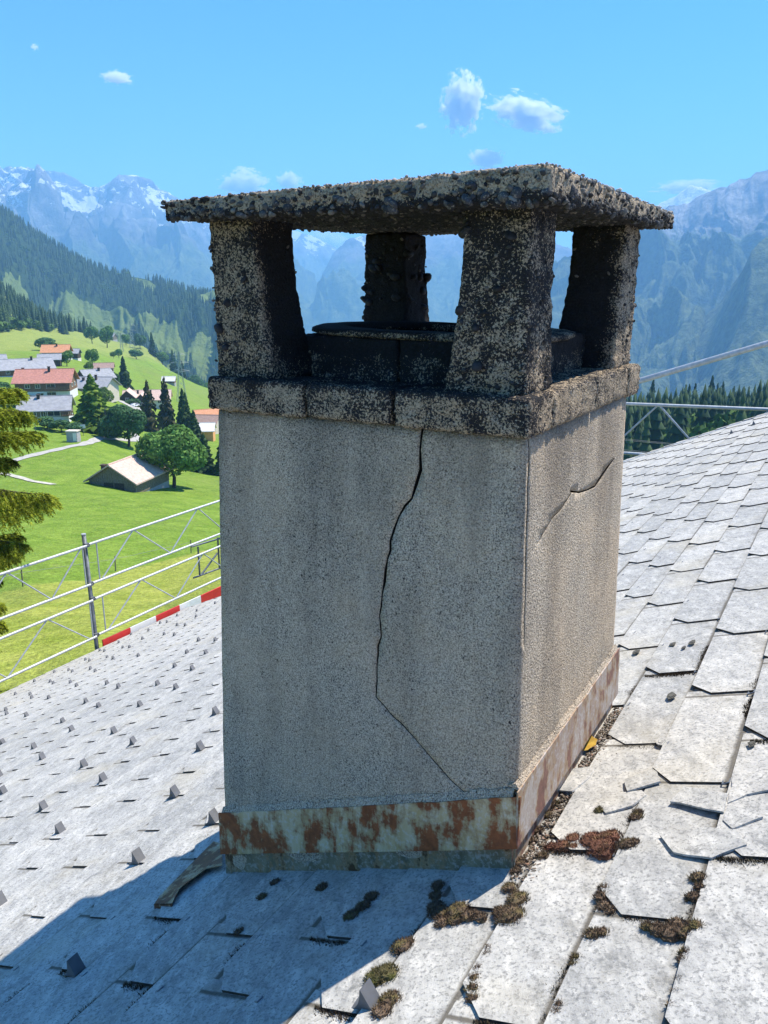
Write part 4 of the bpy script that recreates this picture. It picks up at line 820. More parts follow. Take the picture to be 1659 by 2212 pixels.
# course lines (distance down the slope of each lower edge) and where the near edges of its tiles fall
COURSES = [(-1.08, 0.17), (-0.83, 0.45), (-0.58, 0.73), (-0.32, 1.14), (-0.07, 1.42), (0.17, 1.80), (0.375, -0.60), (0.58, -0.35), (0.79, -0.59), (1.02, -0.35), (1.23, -0.59)]
s_ = 1.23; k_ = 0
while s_ < float(np.interp(EAVE_H, _H, _s)) + 0.1:
    s_ += 0.2275; COURSES.append((s_, -0.27 if k_ % 2 == 0 else -0.56)); k_ += 1
s_ = -1.08; k_ = 0
while s_ > -4.6: s_ -= 0.25; COURSES.append((s_, 0.17 - 0.28 * (k_ + 1))); k_ += 1
def build_tiles():
    items = []; SS = sorted(c[0] for c in COURSES); EX = {SS[i]: SS[i] - SS[i - 1] for i in range(1, len(SS))}; EX[SS[0]] = 0.25
    for s, t0 in COURSES:
        h = h_of_s(s)
        if h > EAVE_H + 0.08: continue
        j = math.floor((-4.2 - t0) / TW)
        while True:
            t = t0 + j * TW; j += 1
            if t > VERGE_T - 0.15: break
            if t < -4.3: continue
            if 0.30 < h < 1.05 and 0.12 < t < 0.40: continue
            p = CW(h, t, rz(h)); items.append((s, t, h, p.length, len(items)))
    # visible ones near the camera become parts of their own
    def seen(q):
        p = CW(q[2] - 0.12, q[1] + 0.33, rz(q[2])); d = p.y * math.cos(rad(15.5)) - p.z * math.sin(rad(15.5)); u = p.y * math.sin(rad(15.5)) + p.z * math.cos(rad(15.5))
        if d < 0.3: return False
        if abs(p.x / d) > 0.60 or abs(u / d) > 0.80: return False
        if 0.05 < q[2] < 1.1 and 0.05 < q[1] < 0.9: return False
        # behind the chimney
        return not (-0.20 < p.x / d < 0.29 and u / d < 0.14 and q[1] > 0.2 and q[2] > -0.05 + 0.02 * q[1])
    items.sort(key=lambda q: q[3])
    near = [q for q in items if seen(q)][:290]; ids = {q[4] for q in near}
    g = random.Random(3); Vs = []; Fs = []; Ts = []; Lx = []; b = 0
    for q in items:
        s, t, h, dist, i = q
        k = g.randrange(len(TILEV)); ex = EX[s]
        M = frame(h + g.gauss(0, 0.003), t + g.gauss(0, 0.005), 0.004 + abs(g.gauss(0, 0.0007))) @ Matrix.Rotation(g.gauss(0, 0.004), 4, 'Z') @ Matrix.Rotation(g.gauss(0, 0.0012), 4, 'X') @ Matrix.Rotation(-abs(g.gauss(0, 0.0012)), 4, 'Y')
        cut = t + TW + 0.055 - VERGE_T
        if cut > 0: M = M @ Matrix.Diagonal((1, (TW + 0.055 - cut) / (TW + 0.055), 1, 1))
        if i in ids:
            o = bpy.data.objects.new('tile', tile_me(k, ex)); link(o, house_e); o.matrix_basis = M
            a = None
        else:
            V, F = TILEV[k]; R3 = np.array(M.to_3x3()); W = V @ R3.T + np.array(M.translation); Vs.append(W)
            Fs += [tuple(x + b for x in f) for f in F]; Ts.append(np.full(len(V), g.random())); Lx.append(V[:, :2] * [1 / ex, 1]); b += len(V)
    me = bpy.data.meshes.new('far_tiles'); me.from_pydata(np.concatenate(Vs).tolist(), [], Fs)
    at = me.attributes.new('tint', 'FLOAT', 'POINT'); at.data.foreach_set('value', np.concatenate(Ts).astype(np.float32))
    LX = np.concatenate(Lx).astype(np.float32)
    for an, ax in (('lx', 0), ('ly', 1)):
        a2 = me.attributes.new(an, 'FLOAT', 'POINT'); a2.data.foreach_set('value', np.ascontiguousarray(LX[:, ax]))
    me.update()
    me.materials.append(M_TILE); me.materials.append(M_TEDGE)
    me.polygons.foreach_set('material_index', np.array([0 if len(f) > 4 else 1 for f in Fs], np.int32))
    o = obj('far_tiles', me, None, house_e); o['kind'] = 'stuff'
    # wire storm hooks at the upper end of the exposed near edges
    hk = MB(); hk.tube((0.0, 0.004, 0.004), (0.0, -0.016, 0.004), 0.0026, 6); hk.tube((0.0, -0.016, 0.004), (0.022, -0.016, 0.009), 0.0026, 6); hk.tube((0.022, -0.016, 0.009), (0.024, 0.004, 0.010), 0.0026, 6)
    hme = hk.mesh('storm_hook'); hme.materials.append(M_DKST)
    for q in near[:150]:
        s, t, h, dist, i = q
        h2 = h_of_s(s - 0.235); o = bpy.data.objects.new('storm_hook', hme); link(o, house_e); o.matrix_basis = frame(h2, t - 0.006, 0.017)
build_tiles()

def moss_material(name, a, b, tip):
    t = NT(name, 0.95, 0.1); c = t.ramp(t.noise(45, 3, 0.7), [(0.3, a), (0.7, b)])
    t.col(t.mix(t.math('MULTIPLY', t.step(t.noise(18, 3, 0.6), 0.52, 0.68), 0.7), t.mix(t.math('MULTIPLY', t.island(), 0.5), c, (a[0] * 0.5, a[1] * 0.5, a[2] * 0.5)), tip)); return t.m
def joint_moss():
    g = random.Random(61); V = []; F = []
    for s, t0 in COURSES:
        h = h_of_s(s)
        if not -1.3 < h < 1.6: continue
        j = math.floor((-2.4 - t0) / TW)
        while t0 + j * TW < 1.7:
            t = t0 + j * TW; j += 1
            runs = [(0, g.uniform(0.0, 0.1), g.uniform(0.08, 0.2)) for _ in range(g.randrange(0, 3))] + [(1, g.uniform(0.02, 0.4), g.uniform(0.05, 0.22)) for _ in range(g.randrange(0, 3))]
            if 0.0 < h < 1.2 and 0.0 < t + 0.3 < 1.2: continue
            for kind, a0, ln in runs:
                for k in range(int(ln * 1300)):
                    a = a0 + ln * g.random(); off = abs(g.gauss(0, 0.011)) * (0.4 + math.sin(math.pi * (a - a0) / ln)); x, y = (a, -off) if kind == 0 else (-off, a + 0.08)
                    M = frame(h, t, 0.004); p = M @ Vector((x, y, 0.048 * (TL - a) if kind == 0 else 0.0125)); n = M.to_3x3() @ Vector((g.gauss(0, .4), g.gauss(0, .4), 1)).normalized(); L = g.uniform(0.006, 0.014); sd = n.cross(Vector((g.gauss(0, 1), g.gauss(0, 1), 0.3))).normalized() * g.uniform(0.0015, 0.0030)
                    b = len(V); V.extend([tuple(p + sd - n * 0.004), tuple(p - sd - n * 0.004), tuple(p + n * L)]); F.append((b, b + 1, b + 2))
    me = mesh_np('joint_moss', V, F); o = obj('joint_moss', me, moss_material('dark_joint_moss', (0.045, 0.034, 0.024), (0.105, 0.078, 0.052), (0.075, 0.065, 0.028)), house_e); o['kind'] = 'stuff'
joint_moss()

# snow guards: bent sheet, concave towards the eave, straight at the back
def guard_mesh():
    prof = []
    for i in range(7):
        f = i / 6; prof.append((-0.055 + 0.062 * f, 0.006 + 0.062 * f ** 2.4))
    prof.append((0.010, 0.069)); back = [(0.026, 0.006), (0.024, 0.003), (-0.055, 0.003)]
    P = prof + back; w = 0.050; mb = MB()
    mb.prism([(x, -w / 2, z) for x, z in P], (0, w, 0))
    return mb.mesh('snow_guard')
M_GUARD = flat('grey_guard_metal', (0.115, 0.118, 0.125), 0.55, 0.4, 0.12, 0.15, 20)
GME = guard_mesh(); GME.materials.append(M_GUARD)
for (h, t) in GUARDS:
    o = bpy.data.objects.new('snow_guard', GME); link(o, house_e)
    o.matrix_basis = frame(h, t, 0.018) @ Matrix.Rotation(rng.gauss(0, 0.06), 4, 'Z') @ Matrix.Diagonal((0.92, 0.88, 0.92, 1))

# ------------------------------------------------------------------ chimney
def concrete(name, dark, light, beige, scale=210, soot=False, wash=False):
    t = NT(name, 0.95, 0.15)
    p = t.pos()
    g1 = t.noise(scale, 3, 0.7, p); g2 = t.voro(scale * 0.75, p); big = t.noise(3.0, 4, 0.6, p)
    streak = t.noise(1.0, 5, 0.62, t.pos((4.5, 4.5, 0.8)))
    c = t.ramp(g1, [(0.36, dark), (0.50, tuple(0.35 * a + 0.65 * b for a, b in zip(dark, light))), (0.62, light)])
    c = t.mix(t.step(t.noise(scale * 0.45, 2, 0.5, p), 0.34, 0.28), c, (0.03, 0.03, 0.03))
    c = t.mix(t.math('MULTIPLY', t.step(big, 0.42, 0.62), 0.55), c, t.mix(0.5, c, beige))
    c = t.mix(t.math('MULTIPLY', t.step(streak, 0.50, 0.68), 0.42), c, t.mix(0.55, c, (dark[0] * 0.5, dark[1] * 0.5, dark[2] * 0.5)))
    c = t.mix(t.math('MULTIPLY', t.step(g2, 0.30, 0.12), 0.55), c, (dark[0] * 0.45, dark[1] * 0.45, dark[2] * 0.45))
    if wash:
        z = t.sep(2); runs = t.noise(1.0, 6, 0.66, t.pos((5.5, 5.5, 0.7))); patch = t.noise(2.3, 5, 0.68, p)
        top = t.step(z, NEAR[2] + 0.75, NEAR[2] + 1.33)
        w = t.math('ADD', t.math('MULTIPLY', top, 0.30), t.math('ADD', t.math('MULTIPLY', t.math('SUBTRACT', runs, 0.5), 1.5), t.math('MULTIPLY', t.math('SUBTRACT', patch, 0.5), 1.2)))
        c = t.mix(t.math('MULTIPLY', t.step(w, 0.02, 0.42), 0.62), c, t.mix(0.72, c, (0.055, 0.050, 0.045)))
        pale = t.step(t.noise(1.0, 4, 0.6, t.pos((4, 4, 0.6))), 0.55, 0.70); c = t.mix(t.math('MULTIPLY', pale, 0.30), c, (0.50, 0.43, 0.34))
    if soot:
        sp = t.noise(150, 3, 0.75, p); md = t.noise(11, 4, 0.65, p)
        s = t.math('ADD', t.math('MULTIPLY', t.attr('soot'), 1.0), t.math('ADD', t.math('MULTIPLY', t.math('SUBTRACT', sp, 0.5), 2.4), t.math('MULTIPLY', t.math('SUBTRACT', md, 0.5), 1.3)))
        c = t.mix(t.step(s, 0.44, 0.58), c, t.ramp(sp, [(0.3, (0.011, 0.011, 0.012)), (0.7, (0.030, 0.029, 0.030))]))
    t.col(c)
    t.bump(t.math('ADD', t.math('MULTIPLY', g1, 0.8), t.math('SUBTRACT', t.noise(70, 3, 0.6, p), t.math('MULTIPLY', g2, 0.6))), 0.9, 0.006)
    return t.m
M_BODY = concrete('roughcast_concrete', (0.085, 0.072, 0.056), (0.630, 0.535, 0.410), (0.62, 0.455, 0.29), wash=True)
M_SOOT = concrete('sooty_aggregate_concrete', (0.14, 0.110, 0.078), (0.47, 0.385, 0.275), (0.40, 0.27, 0.15), 190, True)
chim = empty('chimney', tuple(CW(0.55, 0.55, -0.25)), 'weathered concrete chimney with flat pebble cap on four sooty pillars', 'chimney')

def rough_box(lo, hi, cell, r, amp, seed, freq=(38, 110), mapfn=None):
    lo = np.array(lo, float); hi = np.array(hi, float); n = np.maximum(2, np.round((hi - lo) / cell).astype(int))
    key = {}; V = []; F = []
    def vid(i, j, k):
        q = (i, j, k)
        if q not in key: key[q] = len(V); V.append(lo + (hi - lo) * np.array([i / n[0], j / n[1], k / n[2]]))
        return key[q]
    for ax in range(3):
        u, w = [a for a in range(3) if a != ax]
        for side in (0, n[ax]):
            for a in range(n[u]):
                for b in range(n[w]):
                    q = []
                    for (da, db) in ((0, 0), (1, 0), (1, 1), (0, 1)):
                        c = [0, 0, 0]; c[ax] = side; c[u] = a + da; c[w] = b + db; q.append(vid(*c))
                    F.append(q if (side > 0) == (ax != 1) else q[::-1])
    V = np.array(V)
    inner = np.clip(V, lo + r, hi - r); d = V - inner; L = np.linalg.norm(d, axis=1)[:, None]
    V = np.where(L > 1e-9, inner + d / np.maximum(L, 1e-9) * r, V)
    D = np.stack([fbm(V * freq[0] + seed * 7.7 + 50 * i, 2) + 0.7 * pn(V * freq[1] + seed * 3.3 + 90 * i) for i in range(3)], -1)
    V = V + amp * D
    nrm = V - np.clip(V, lo + (hi - lo) * 0.35, hi - (hi - lo) * 0.35)
    if mapfn is not None: V = mapfn(V)
    return V, np.array(F), nrm
def chim_part(name, V, F, m, parent=None, soot=None, smooth=True):
    W = NV + V[:, :1] * ES + V[:, 1:2] * ET + np.array([0, 0, 1.0]) * V[:, 2:3]
    me = mesh_np(name, W, F[:, ::-1], smooth, None if soot is None else {'soot': soot}); me.materials.append(m)
    return link(bpy.data.objects.new(name, me), parent or chim)

# body with its cracks cut in
def hlo(z): return 0.033 * max(0, z) / 1.315
def tlo(z): return 0.030 * max(0, z) / 1.315
def body_map(V):
    z = V[:, 2]; zp = np.maximum(z, 0) / 1.315
    h0 = 0.033 * zp; h1 = 1.18 - (z + 0.5) / 1.815 * 0.063; t0 = 0.03 * zp; t1 = 1.13 - 0.035 * zp
    return np.stack([h0 + (h1 - h0) * V[:, 0], t0 + (t1 - t0) * V[:, 1], z], 1)
M_CRACK = flat('crack_dirt_shade', (0.018, 0.016, 0.014), 0.95, 0.1, 0.3, scale=50)  # near-black crack walls: dirt, plus the shade of the crack put into the colour
def build_body():
    lo, hi = (0, 0, -0.95), (1, 1, 1.322)
    V, F, _ = rough_box(lo, hi, 0.035, 0.012, 0.0011, 2, (6, 24), body_map)
    o = chim_part('body', V, F, M_BODY, smooth=False)
    fcr = [(0.347, 1.34), (0.351, 1.257), (0.349, 1.20), (0.360, 1.155), (0.375, 1.111), (0.398, 1.086), (0.421, 1.051), (0.425, 1.03), (0.434, 1.005), (0.444, 0.97), (0.445, 0.943), (0.456, 0.91), (0.461, 0.875), (0.463, 0.84), (0.472, 0.796), (0.473, 0.755), (0.482, 0.725), (0.475, 0.69), (0.474, 0.655), (0.483, 0.62), (0.482, 0.59), (0.488, 0.555), (0.486, 0.50), (0.492, 0.443), (0.460, 0.424), (0.427, 0.392), (0.400, 0.380), (0.342, 0.335), (0.300, 0.300), (0.262, 0.272), (0.215, 0.235), (0.155, 0.20)]
    fw = [0.0095] * 6 + [0.0075] * 8 + [0.006] * 9 + [0.0042] * 4 + [0.0032] * 5
    def cutter(path, widths, face):
        V = []; 
        for i, ((a, z), w) in enumerate(zip(path, widths)):
            d0 = Vector(path[min(i + 1, len(path) - 1)]) - Vector(path[max(i - 1, 0)]); d0.normalize(); nn = Vector((-d0.y, d0.x))
            w *= 0.6 + 0.8 * rng.random(); a += rng.gauss(0, 0.0016)
            for (s, dep) in ((-1, -0.03), (1, -0.03), (1, 0.004), (0.5, 0.055), (-0.5, 0.055)):
                aa = a + nn.x * w * s * 0.5; zz = z + nn.y * w * s * 0.5
                V.append(CW(aa, tlo(zz) + dep, zz) if face == 'f' else CW(hlo(zz) + dep, aa, zz))
        k = 5; n = len(path); F = []
        for i in range(n - 1):
            for j in range(k): F.append((i * k + j, i * k + (j + 1) % k, (i + 1) * k + (j + 1) % k, (i + 1) * k + j))
        F += [tuple(range(k - 1, -1, -1)), tuple((n - 1) * k + j for j in range(k))]
        mb = MB(); mb.add(V, F); cm = mb.mesh('cut'); cm.materials.append(M_CRACK); return cm
    cuts = [cutter(fcr, fw, 'f'),
            cutter([(0.047, 1.34), (0.050, 1.249), (0.046, 1.19), (0.048, 1.12), (0.044, 1.057), (0.046, 0.97), (0.050, 0.894), (0.046, 0.80), (0.049, 0.72)], [0.007, 0.0065, 0.006, 0.005, 0.005, 0.004, 0.0035, 0.003, 0.002], 'r'),
            cutter([(0.129, 1.00), (0.25, 1.045), (0.34, 1.055), (0.426, 1.085)], [0.0015, 0.0025, 0.003, 0.004], 'r'),
            cutter([(0.42, 1.092), (0.52, 1.068), (0.612, 1.056), (0.70, 1.050), (0.753, 1.063), (0.85, 1.085), (0.95, 1.105)], [0.005, 0.007, 0.007, 0.010, 0.013, 0.012, 0.004], 'r')]
    for cm in cuts:
        c = bpy.data.objects.new('cutter', cm); COL.objects.link(c)
        md = o.modifiers.new('b', 'BOOLEAN'); md.operation = 'DIFFERENCE'; md.object = c; md.solver = 'EXACT'; md.material_mode = 'TRANSFER'
        dg = bpy.context.evaluated_depsgraph_get(); nm = bpy.data.meshes.new_from_object(o.evaluated_get(dg))
        o.modifiers.clear(); 
        if len(nm.polygons) > 100: o.data = nm
        bpy.data.objects.remove(c)
    o.data.name = 'body'
    if len(o.data.materials) == 0: o.data.materials.append(M_BODY)
build_body()

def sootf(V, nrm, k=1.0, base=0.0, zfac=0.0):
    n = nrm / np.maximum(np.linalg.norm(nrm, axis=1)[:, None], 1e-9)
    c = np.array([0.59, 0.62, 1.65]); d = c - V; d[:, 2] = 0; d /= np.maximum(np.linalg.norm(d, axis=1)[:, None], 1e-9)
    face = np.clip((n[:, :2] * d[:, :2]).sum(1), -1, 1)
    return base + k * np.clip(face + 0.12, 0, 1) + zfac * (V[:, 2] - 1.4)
# corbel course of concrete blocks
def block(h0, h1, t0, t1, seed, z0=1.322, z1=1.428, amp=0.0046, base=0.52):
    g = 0.0058
    V, F, n = rough_box((h0 + g, t0 + g, z0), (h1 - g, t1 - g, z1), 0.011, 0.011, amp, seed)
    s = sootf(V, n, 0.18, base) + 0.20 * (V[:, 2] > z1 - 0.012)
    return chim_part('cornice_block', V, F, M_SOOT, soot=s)
block(0.012, 0.428, -0.008, 0.188, 1); block(0.428, 0.736, -0.006, 0.200, 2, 1.324, 1.426); block(0.736, 1.133, -0.005, 0.20, 3, base=0.48)
block(0.013, 0.26, 0.188, 0.623, 4, base=0.36); block(0.016, 0.26, 0.623, 1.032, 5, base=0.36); block(0.012, 0.26, 1.032, 1.212, 6, 1.318, 1.430, base=0.38)
block(0.90, 1.133, 0.20, 0.72, 7); block(0.90, 1.132, 0.72, 1.21, 8); block(0.26, 0.90, 1.01, 1.21, 9)
V, F, n = rough_box((0.25, 0.18, 1.30), (0.92, 1.02, 1.412), 0.04, 0.01, 0.003, 10); chim_part('crown_slab', V, F, M_SOOT, soot=np.full(len(V), 0.9))
# inner upstand around the flue
for (h0, h1, t0, t1, sd) in ((0.17, 0.56, 0.27, 0.36, 1), (0.565, 1.00, 0.27, 0.36, 2), (0.17, 0.26, 0.365, 0.94, 3), (0.91, 1.00, 0.365, 0.94, 4), (0.17, 1.00, 0.945, 1.03, 5)):
    V, F, n = rough_box((h0, t0, 1.40), (h1, t1, 1.553), 0.013, 0.012, 0.0045, 20 + sd); chim_part('flue_block', V, F, M_SOOT, soot=0.74 + 0.3 * (V[:, 2] > 1.5))
def rim():
    n = 64; V = []; F = []
    for i in range(n):
        a = 2 * math.pi * i / n; c, s = math.cos(a), math.sin(a); e = 0.62
        ux = abs(c) ** e * np.sign(c); uy = abs(s) ** e * np.sign(s)
        for (rr, zz) in ((0.42, 1.550), (0.432, 1.556), (0.430, 1.568), (0.415, 1.574), (0.34, 1.576), (0.325, 1.568), (0.33, 1.545)):
            w = 0.004 * pn(np.array([[i * 0.3, rr * 30, 2.0]]))[0]
            V.append((0.585 + ux * rr * 1.0, 0.645 + uy * rr * 0.90, zz + w + 0.012 * c))
    k = 7
    for i in range(n):
        for j in range(k): F.append((i * k + j, i * k + (j + 1) % k, ((i + 1) % n) * k + (j + 1) % k, ((i + 1) % n) * k + j))
    V = np.array(V); chim_part('flue_rim', V, np.array(F), M_SOOT, soot=np.where(V[:, 2] > 1.572, 1.2, 0.62))
rim()
# pillars
def pillar(h0, h1, t0, t1, seed, inh, int_, base, k):
    def mp(V):
        f = np.clip((V[:, 2] - 1.425) / 0.485, 0, 1); q = (1 - f) ** 2.2
        hm = (V[:, 0] - h0) / (h1 - h0); tm = (V[:, 1] - t0) / (t1 - t0)
        wh = hm if inh > 0 else 1 - hm; wt = tm if int_ > 0 else 1 - tm
        V = V.copy(); V[:, 0] += inh * 0.055 * q * wh; V[:, 1] += int_ * 0.04 * q * wt
        return V
    V, F, n = rough_box((h0, t0, 1.42), (h1, t1, 1.925), 0.0095, 0.012, 0.0052, seed, (32, 95), mp)
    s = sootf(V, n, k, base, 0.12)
    return chim_part('pillar', V, F, M_SOOT, soot=s)
P_NEAR = pillar(0.055, 0.245, 0.05, 0.235, 31, 1, 1, 0.60, 0.55)
P_LEFT = pillar(0.945, 1.125, 0.05, 0.255, 32, -1, 1, 0.53, 0.85)
P_RIGHT = pillar(0.058, 0.25, 0.985, 1.195, 33, 1, -1, 0.42, 1.0)
P_BACK = pillar(0.93, 1.12, 0.97, 1.16, 34, -1, -1, 0.95, 0.6)
# cap slab
CAPH, CAPT = (-0.035, 1.185), (-0.08, 1.30)
def cap_map(V):
    hm = (V[:, 0] - CAPH[0]) / (CAPH[1] - CAPH[0]); tm = (V[:, 1] - CAPT[0]) / (CAPT[1] - CAPT[0]); f = V[:, 2]
    zt = 1.972 - 0.014 * hm + 0.004 * tm; zb = 1.889 + 0.016 * hm + 0.036 * tm
    zt = zt + 0.02 * np.clip(np.minimum(np.minimum(hm, 1 - hm), np.minimum(tm, 1 - tm)) * 3, 0, 1)
    return np.stack([V[:, 0], V[:, 1], zb + (zt - zb) * f / 0.09], 1)
V, F, n = rough_box((CAPH[0], CAPT[0], 0.0), (CAPH[1], CAPT[1], 0.09), 0.0125, 0.014, 0.0055, 41, (30, 85), cap_map)
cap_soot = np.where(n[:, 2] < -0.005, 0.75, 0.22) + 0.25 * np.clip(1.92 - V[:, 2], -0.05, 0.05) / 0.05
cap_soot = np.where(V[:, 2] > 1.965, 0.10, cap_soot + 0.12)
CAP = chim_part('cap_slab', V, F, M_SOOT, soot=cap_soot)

# pebbles of the exposed aggregate
def pebble_mat():
    t = NT('river_pebble', 0.85, 0.15)
    c = t.ramp(t.math('FRACT', t.math('ADD', t.objrand(), t.attr('tint'))), [(0.0, (0.022, 0.024, 0.028)), (0.5, (0.050, 0.052, 0.058)), (0.85, (0.085, 0.085, 0.082)), (1.0, (0.20, 0.185, 0.16))])
    c = t.mix(t.math('MULTIPLY', t.step(t.noise(170, 3, 0.7), 0.54, 0.66), 0.7), c, (0.30, 0.27, 0.225)); t.col(c); t.bump(t.noise(260, 2), 0.3, 0.002); return t.m
M_PEB = pebble_mat()
def ico(sub):
    bm = bmesh.new(); bmesh.ops.create_icosphere(bm, subdivisions=sub, radius=1.0); V = np.array([v.co[:] for v in bm.verts]); F = np.array([[v.index for v in f.verts] for f in bm.faces]); bm.free(); return V, F
IV, IF = ico(2); IV1, IF1 = ico(1)
def grit_mat():
    t = NT('sooty_grit', 0.85, 0.2); z = t.sep(2); top = t.step(z, NEAR[2] + 1.955, NEAR[2] + 1.968)
    dk = t.ramp(t.attr('tint'), [(0.0, (0.015, 0.015, 0.017)), (0.7, (0.05, 0.048, 0.046)), (1.0, (0.16, 0.14, 0.115))]); lt = t.ramp(t.attr('tint'), [(0.0, (0.16, 0.145, 0.12)), (1.0, (0.46, 0.42, 0.36))])
    t.col(t.mix(top, dk, lt)); return t.m
M_GRIT = grit_mat()
PEBM = []
for i in range(7):
    Vp = IV * (1 + 0.22 * pn(IV * 1.3 + i * 9.1)[:, None]); me = mesh_np('pebble', Vp, IF, True); me.materials.append(M_PEB); PEBM.append(me)
def peb_matrix(h, t, z, r, g, flatn=None):
    R = Matrix.Rotation(g.random() * 6.28, 4, 'Z') @ Matrix.Rotation(g.gauss(0, 0.5), 4, 'X') @ Matrix.Rotation(g.gauss(0, 0.5), 4, 'Y')
    return Matrix.Translation(CW(h, t, z)) @ R @ Matrix.Diagonal((r * g.uniform(0.8, 1.35), r * g.uniform(0.7, 1.1), r * g.uniform(0.5, 0.85), 1))
def capz(h, t):
    hm = (h - CAPH[0]) / (CAPH[1] - CAPH[0]); tm = (t - CAPT[0]) / (CAPT[1] - CAPT[0]); return 1.889 + 0.016 * hm + 0.036 * tm, 1.972 - 0.014 * hm + 0.004 * tm
gp = random.Random(5)
M_PEBS = flat('sooty_pebble', (0.022, 0.022, 0.024), 0.7, 0.3, 0.5, scale=60)
PEBD = []
for me in PEBM:
    m2 = me.copy(); m2.materials.clear(); m2.materials.append(M_PEBS); PEBD.append(m2)
def peb(parent, h, t, z, r):
    o = bpy.data.objects.new('pebble', (PEBM if parent is CAP else PEBD)[gp.randrange(7)]); link(o, parent); o.matrix_basis = peb_matrix(h, t, z, r, gp)
for k in range(105):
    h = CAPH[0] + 0.01 + (CAPH[1] - CAPH[0] - 0.02) * gp.random(); zb, zt = capz(h, CAPT[0]); f = gp.random() ** 1.2 * 0.8
    peb(CAP, h, CAPT[0] + gp.uniform(0.003, 0.011), zb + (zt - zb) * f, gp.uniform(0.008, 0.0155) * (1.2 if h < 0.5 else 1))
for k in range(85):
    t = CAPT[0] + 0.01 + (CAPT[1] - CAPT[0] - 0.02) * gp.random(); zb, zt = capz(CAPH[0], t); f = gp.random() ** 1.1 * 0.9
    peb(CAP, CAPH[0] + gp.uniform(0.003, 0.011), t, zb + (zt - zb) * f, gp.uniform(0.008, 0.0155))
for k in range(46):   # back pillar is studded with stones
    z = gp.uniform(1.46, 1.88)
    if gp.random() < 0.5: peb(P_BACK, 0.93 + gp.uniform(-0.012, 0.006), gp.uniform(0.98, 1.15), z, gp.uniform(0.010, 0.022))
    else: peb(P_BACK, gp.uniform(0.94, 1.12), 0.97 + gp.uniform(-0.012, 0.006), z, gp.uniform(0.010, 0.024))
for k in range(12): peb(P_BACK, 1.122 + gp.uniform(-0.004, 0.01), gp.uniform(0.98, 1.15), gp.uniform(1.46, 1.9), gp.uniform(0.012, 0.02))
for k in range(16): peb(P_NEAR, 0.243 + gp.uniform(-0.006, 0.003), gp.uniform(0.055, 0.2), gp.uniform(1.6, 1.88), gp.uniform(0.010, 0.02))
for (h, t, z, r) in ((0.11, 0.046, 1.83, 0.013), (0.14, 0.047, 1.70, 0.012), (0.19, 0.045, 1.50, 0.016), (0.20, 0.046, 1.60, 0.014), (0.10, 0.047, 1.62, 0.012), (1.06, 0.046, 1.66, 0.014), (1.10, 0.045, 1.58, 0.02), (0.99, 0.046, 1.73, 0.012), (1.08, 0.046, 1.52, 0.012), (1.00, 0.046, 1.55, 0.010)):
    peb(P_NEAR if h < 0.5 else P_LEFT, h, t, z, r)
def loose_aggregate():
    Vs = []; Fs = []; Ts = []; b = 0
    def add(h, t, z, r):
        nonlocal b
        M = peb_matrix(h, t, z, r, gp); R3 = np.array(M.to_3x3()); Vs.append(IV1 * (1 + 0.15 * gp.random()) @ R3.T + np.array(M.translation)); Fs.append(IF1 + b); Ts.append(np.full(len(IV1), gp.random())); b += len(IV1)
    for k in range(1500):     # underside
        h = gp.uniform(*CAPH); t = gp.uniform(*CAPT); zb, zt = capz(h, t); add(h, t, zb + gp.uniform(0, 0.004), gp.uniform(0.004, 0.010))
    for k in range(750):     # edges
        s = gp.randrange(4); f = gp.random()
        if s == 0: h, t = gp.uniform(*CAPH), CAPT[0]
        elif s == 1: h, t = CAPH[0], gp.uniform(*CAPT)
        elif s == 2: h, t = CAPH[1], gp.uniform(*CAPT)
        else: h, t = gp.uniform(*CAPH), CAPT[1]
        zb, zt = capz(h, t); add(h, t, zb + (zt - zb) * f, gp.uniform(0.004, 0.010))
    for k in range(2600):     # fine grit standing on the upper rim
        s = gp.randrange(3)
        if s == 0: h, t = gp.uniform(*CAPH), CAPT[0] + abs(gp.gauss(0, 0.05))
        elif s == 1: h, t = CAPH[0] + abs(gp.gauss(0, 0.05)), gp.uniform(*CAPT)
        else: h, t = gp.uniform(*CAPH), gp.uniform(*CAPT)
        zb, zt = capz(h, t); add(h, t, zt + gp.uniform(-0.003, 0.002), gp.uniform(0.002, 0.0045))
    for (h0, h1, t0, t1) in ((0.055, 0.245, 0.05, 0.235), (0.945, 1.125, 0.05, 0.255), (0.058, 0.25, 0.985, 1.195), (0.93, 1.12, 0.97, 1.16)):
        for k in range(190):
            z = gp.uniform(1.44, 1.9); s = gp.randrange(4)
            h, t = [(h0, gp.uniform(t0, t1)), (h1, gp.uniform(t0, t1)), (gp.uniform(h0, h1), t0), (gp.uniform(h0, h1), t1)][s]
            add(h, t, z, gp.uniform(0.004, 0.009))
    me = mesh_np('aggregate_grit', np.concatenate(Vs), np.concatenate(Fs), True, {'tint': np.concatenate(Ts)}); o = obj('aggregate_grit', me, M_GRIT, chim); o['kind'] = 'stuff'
loose_aggregate()

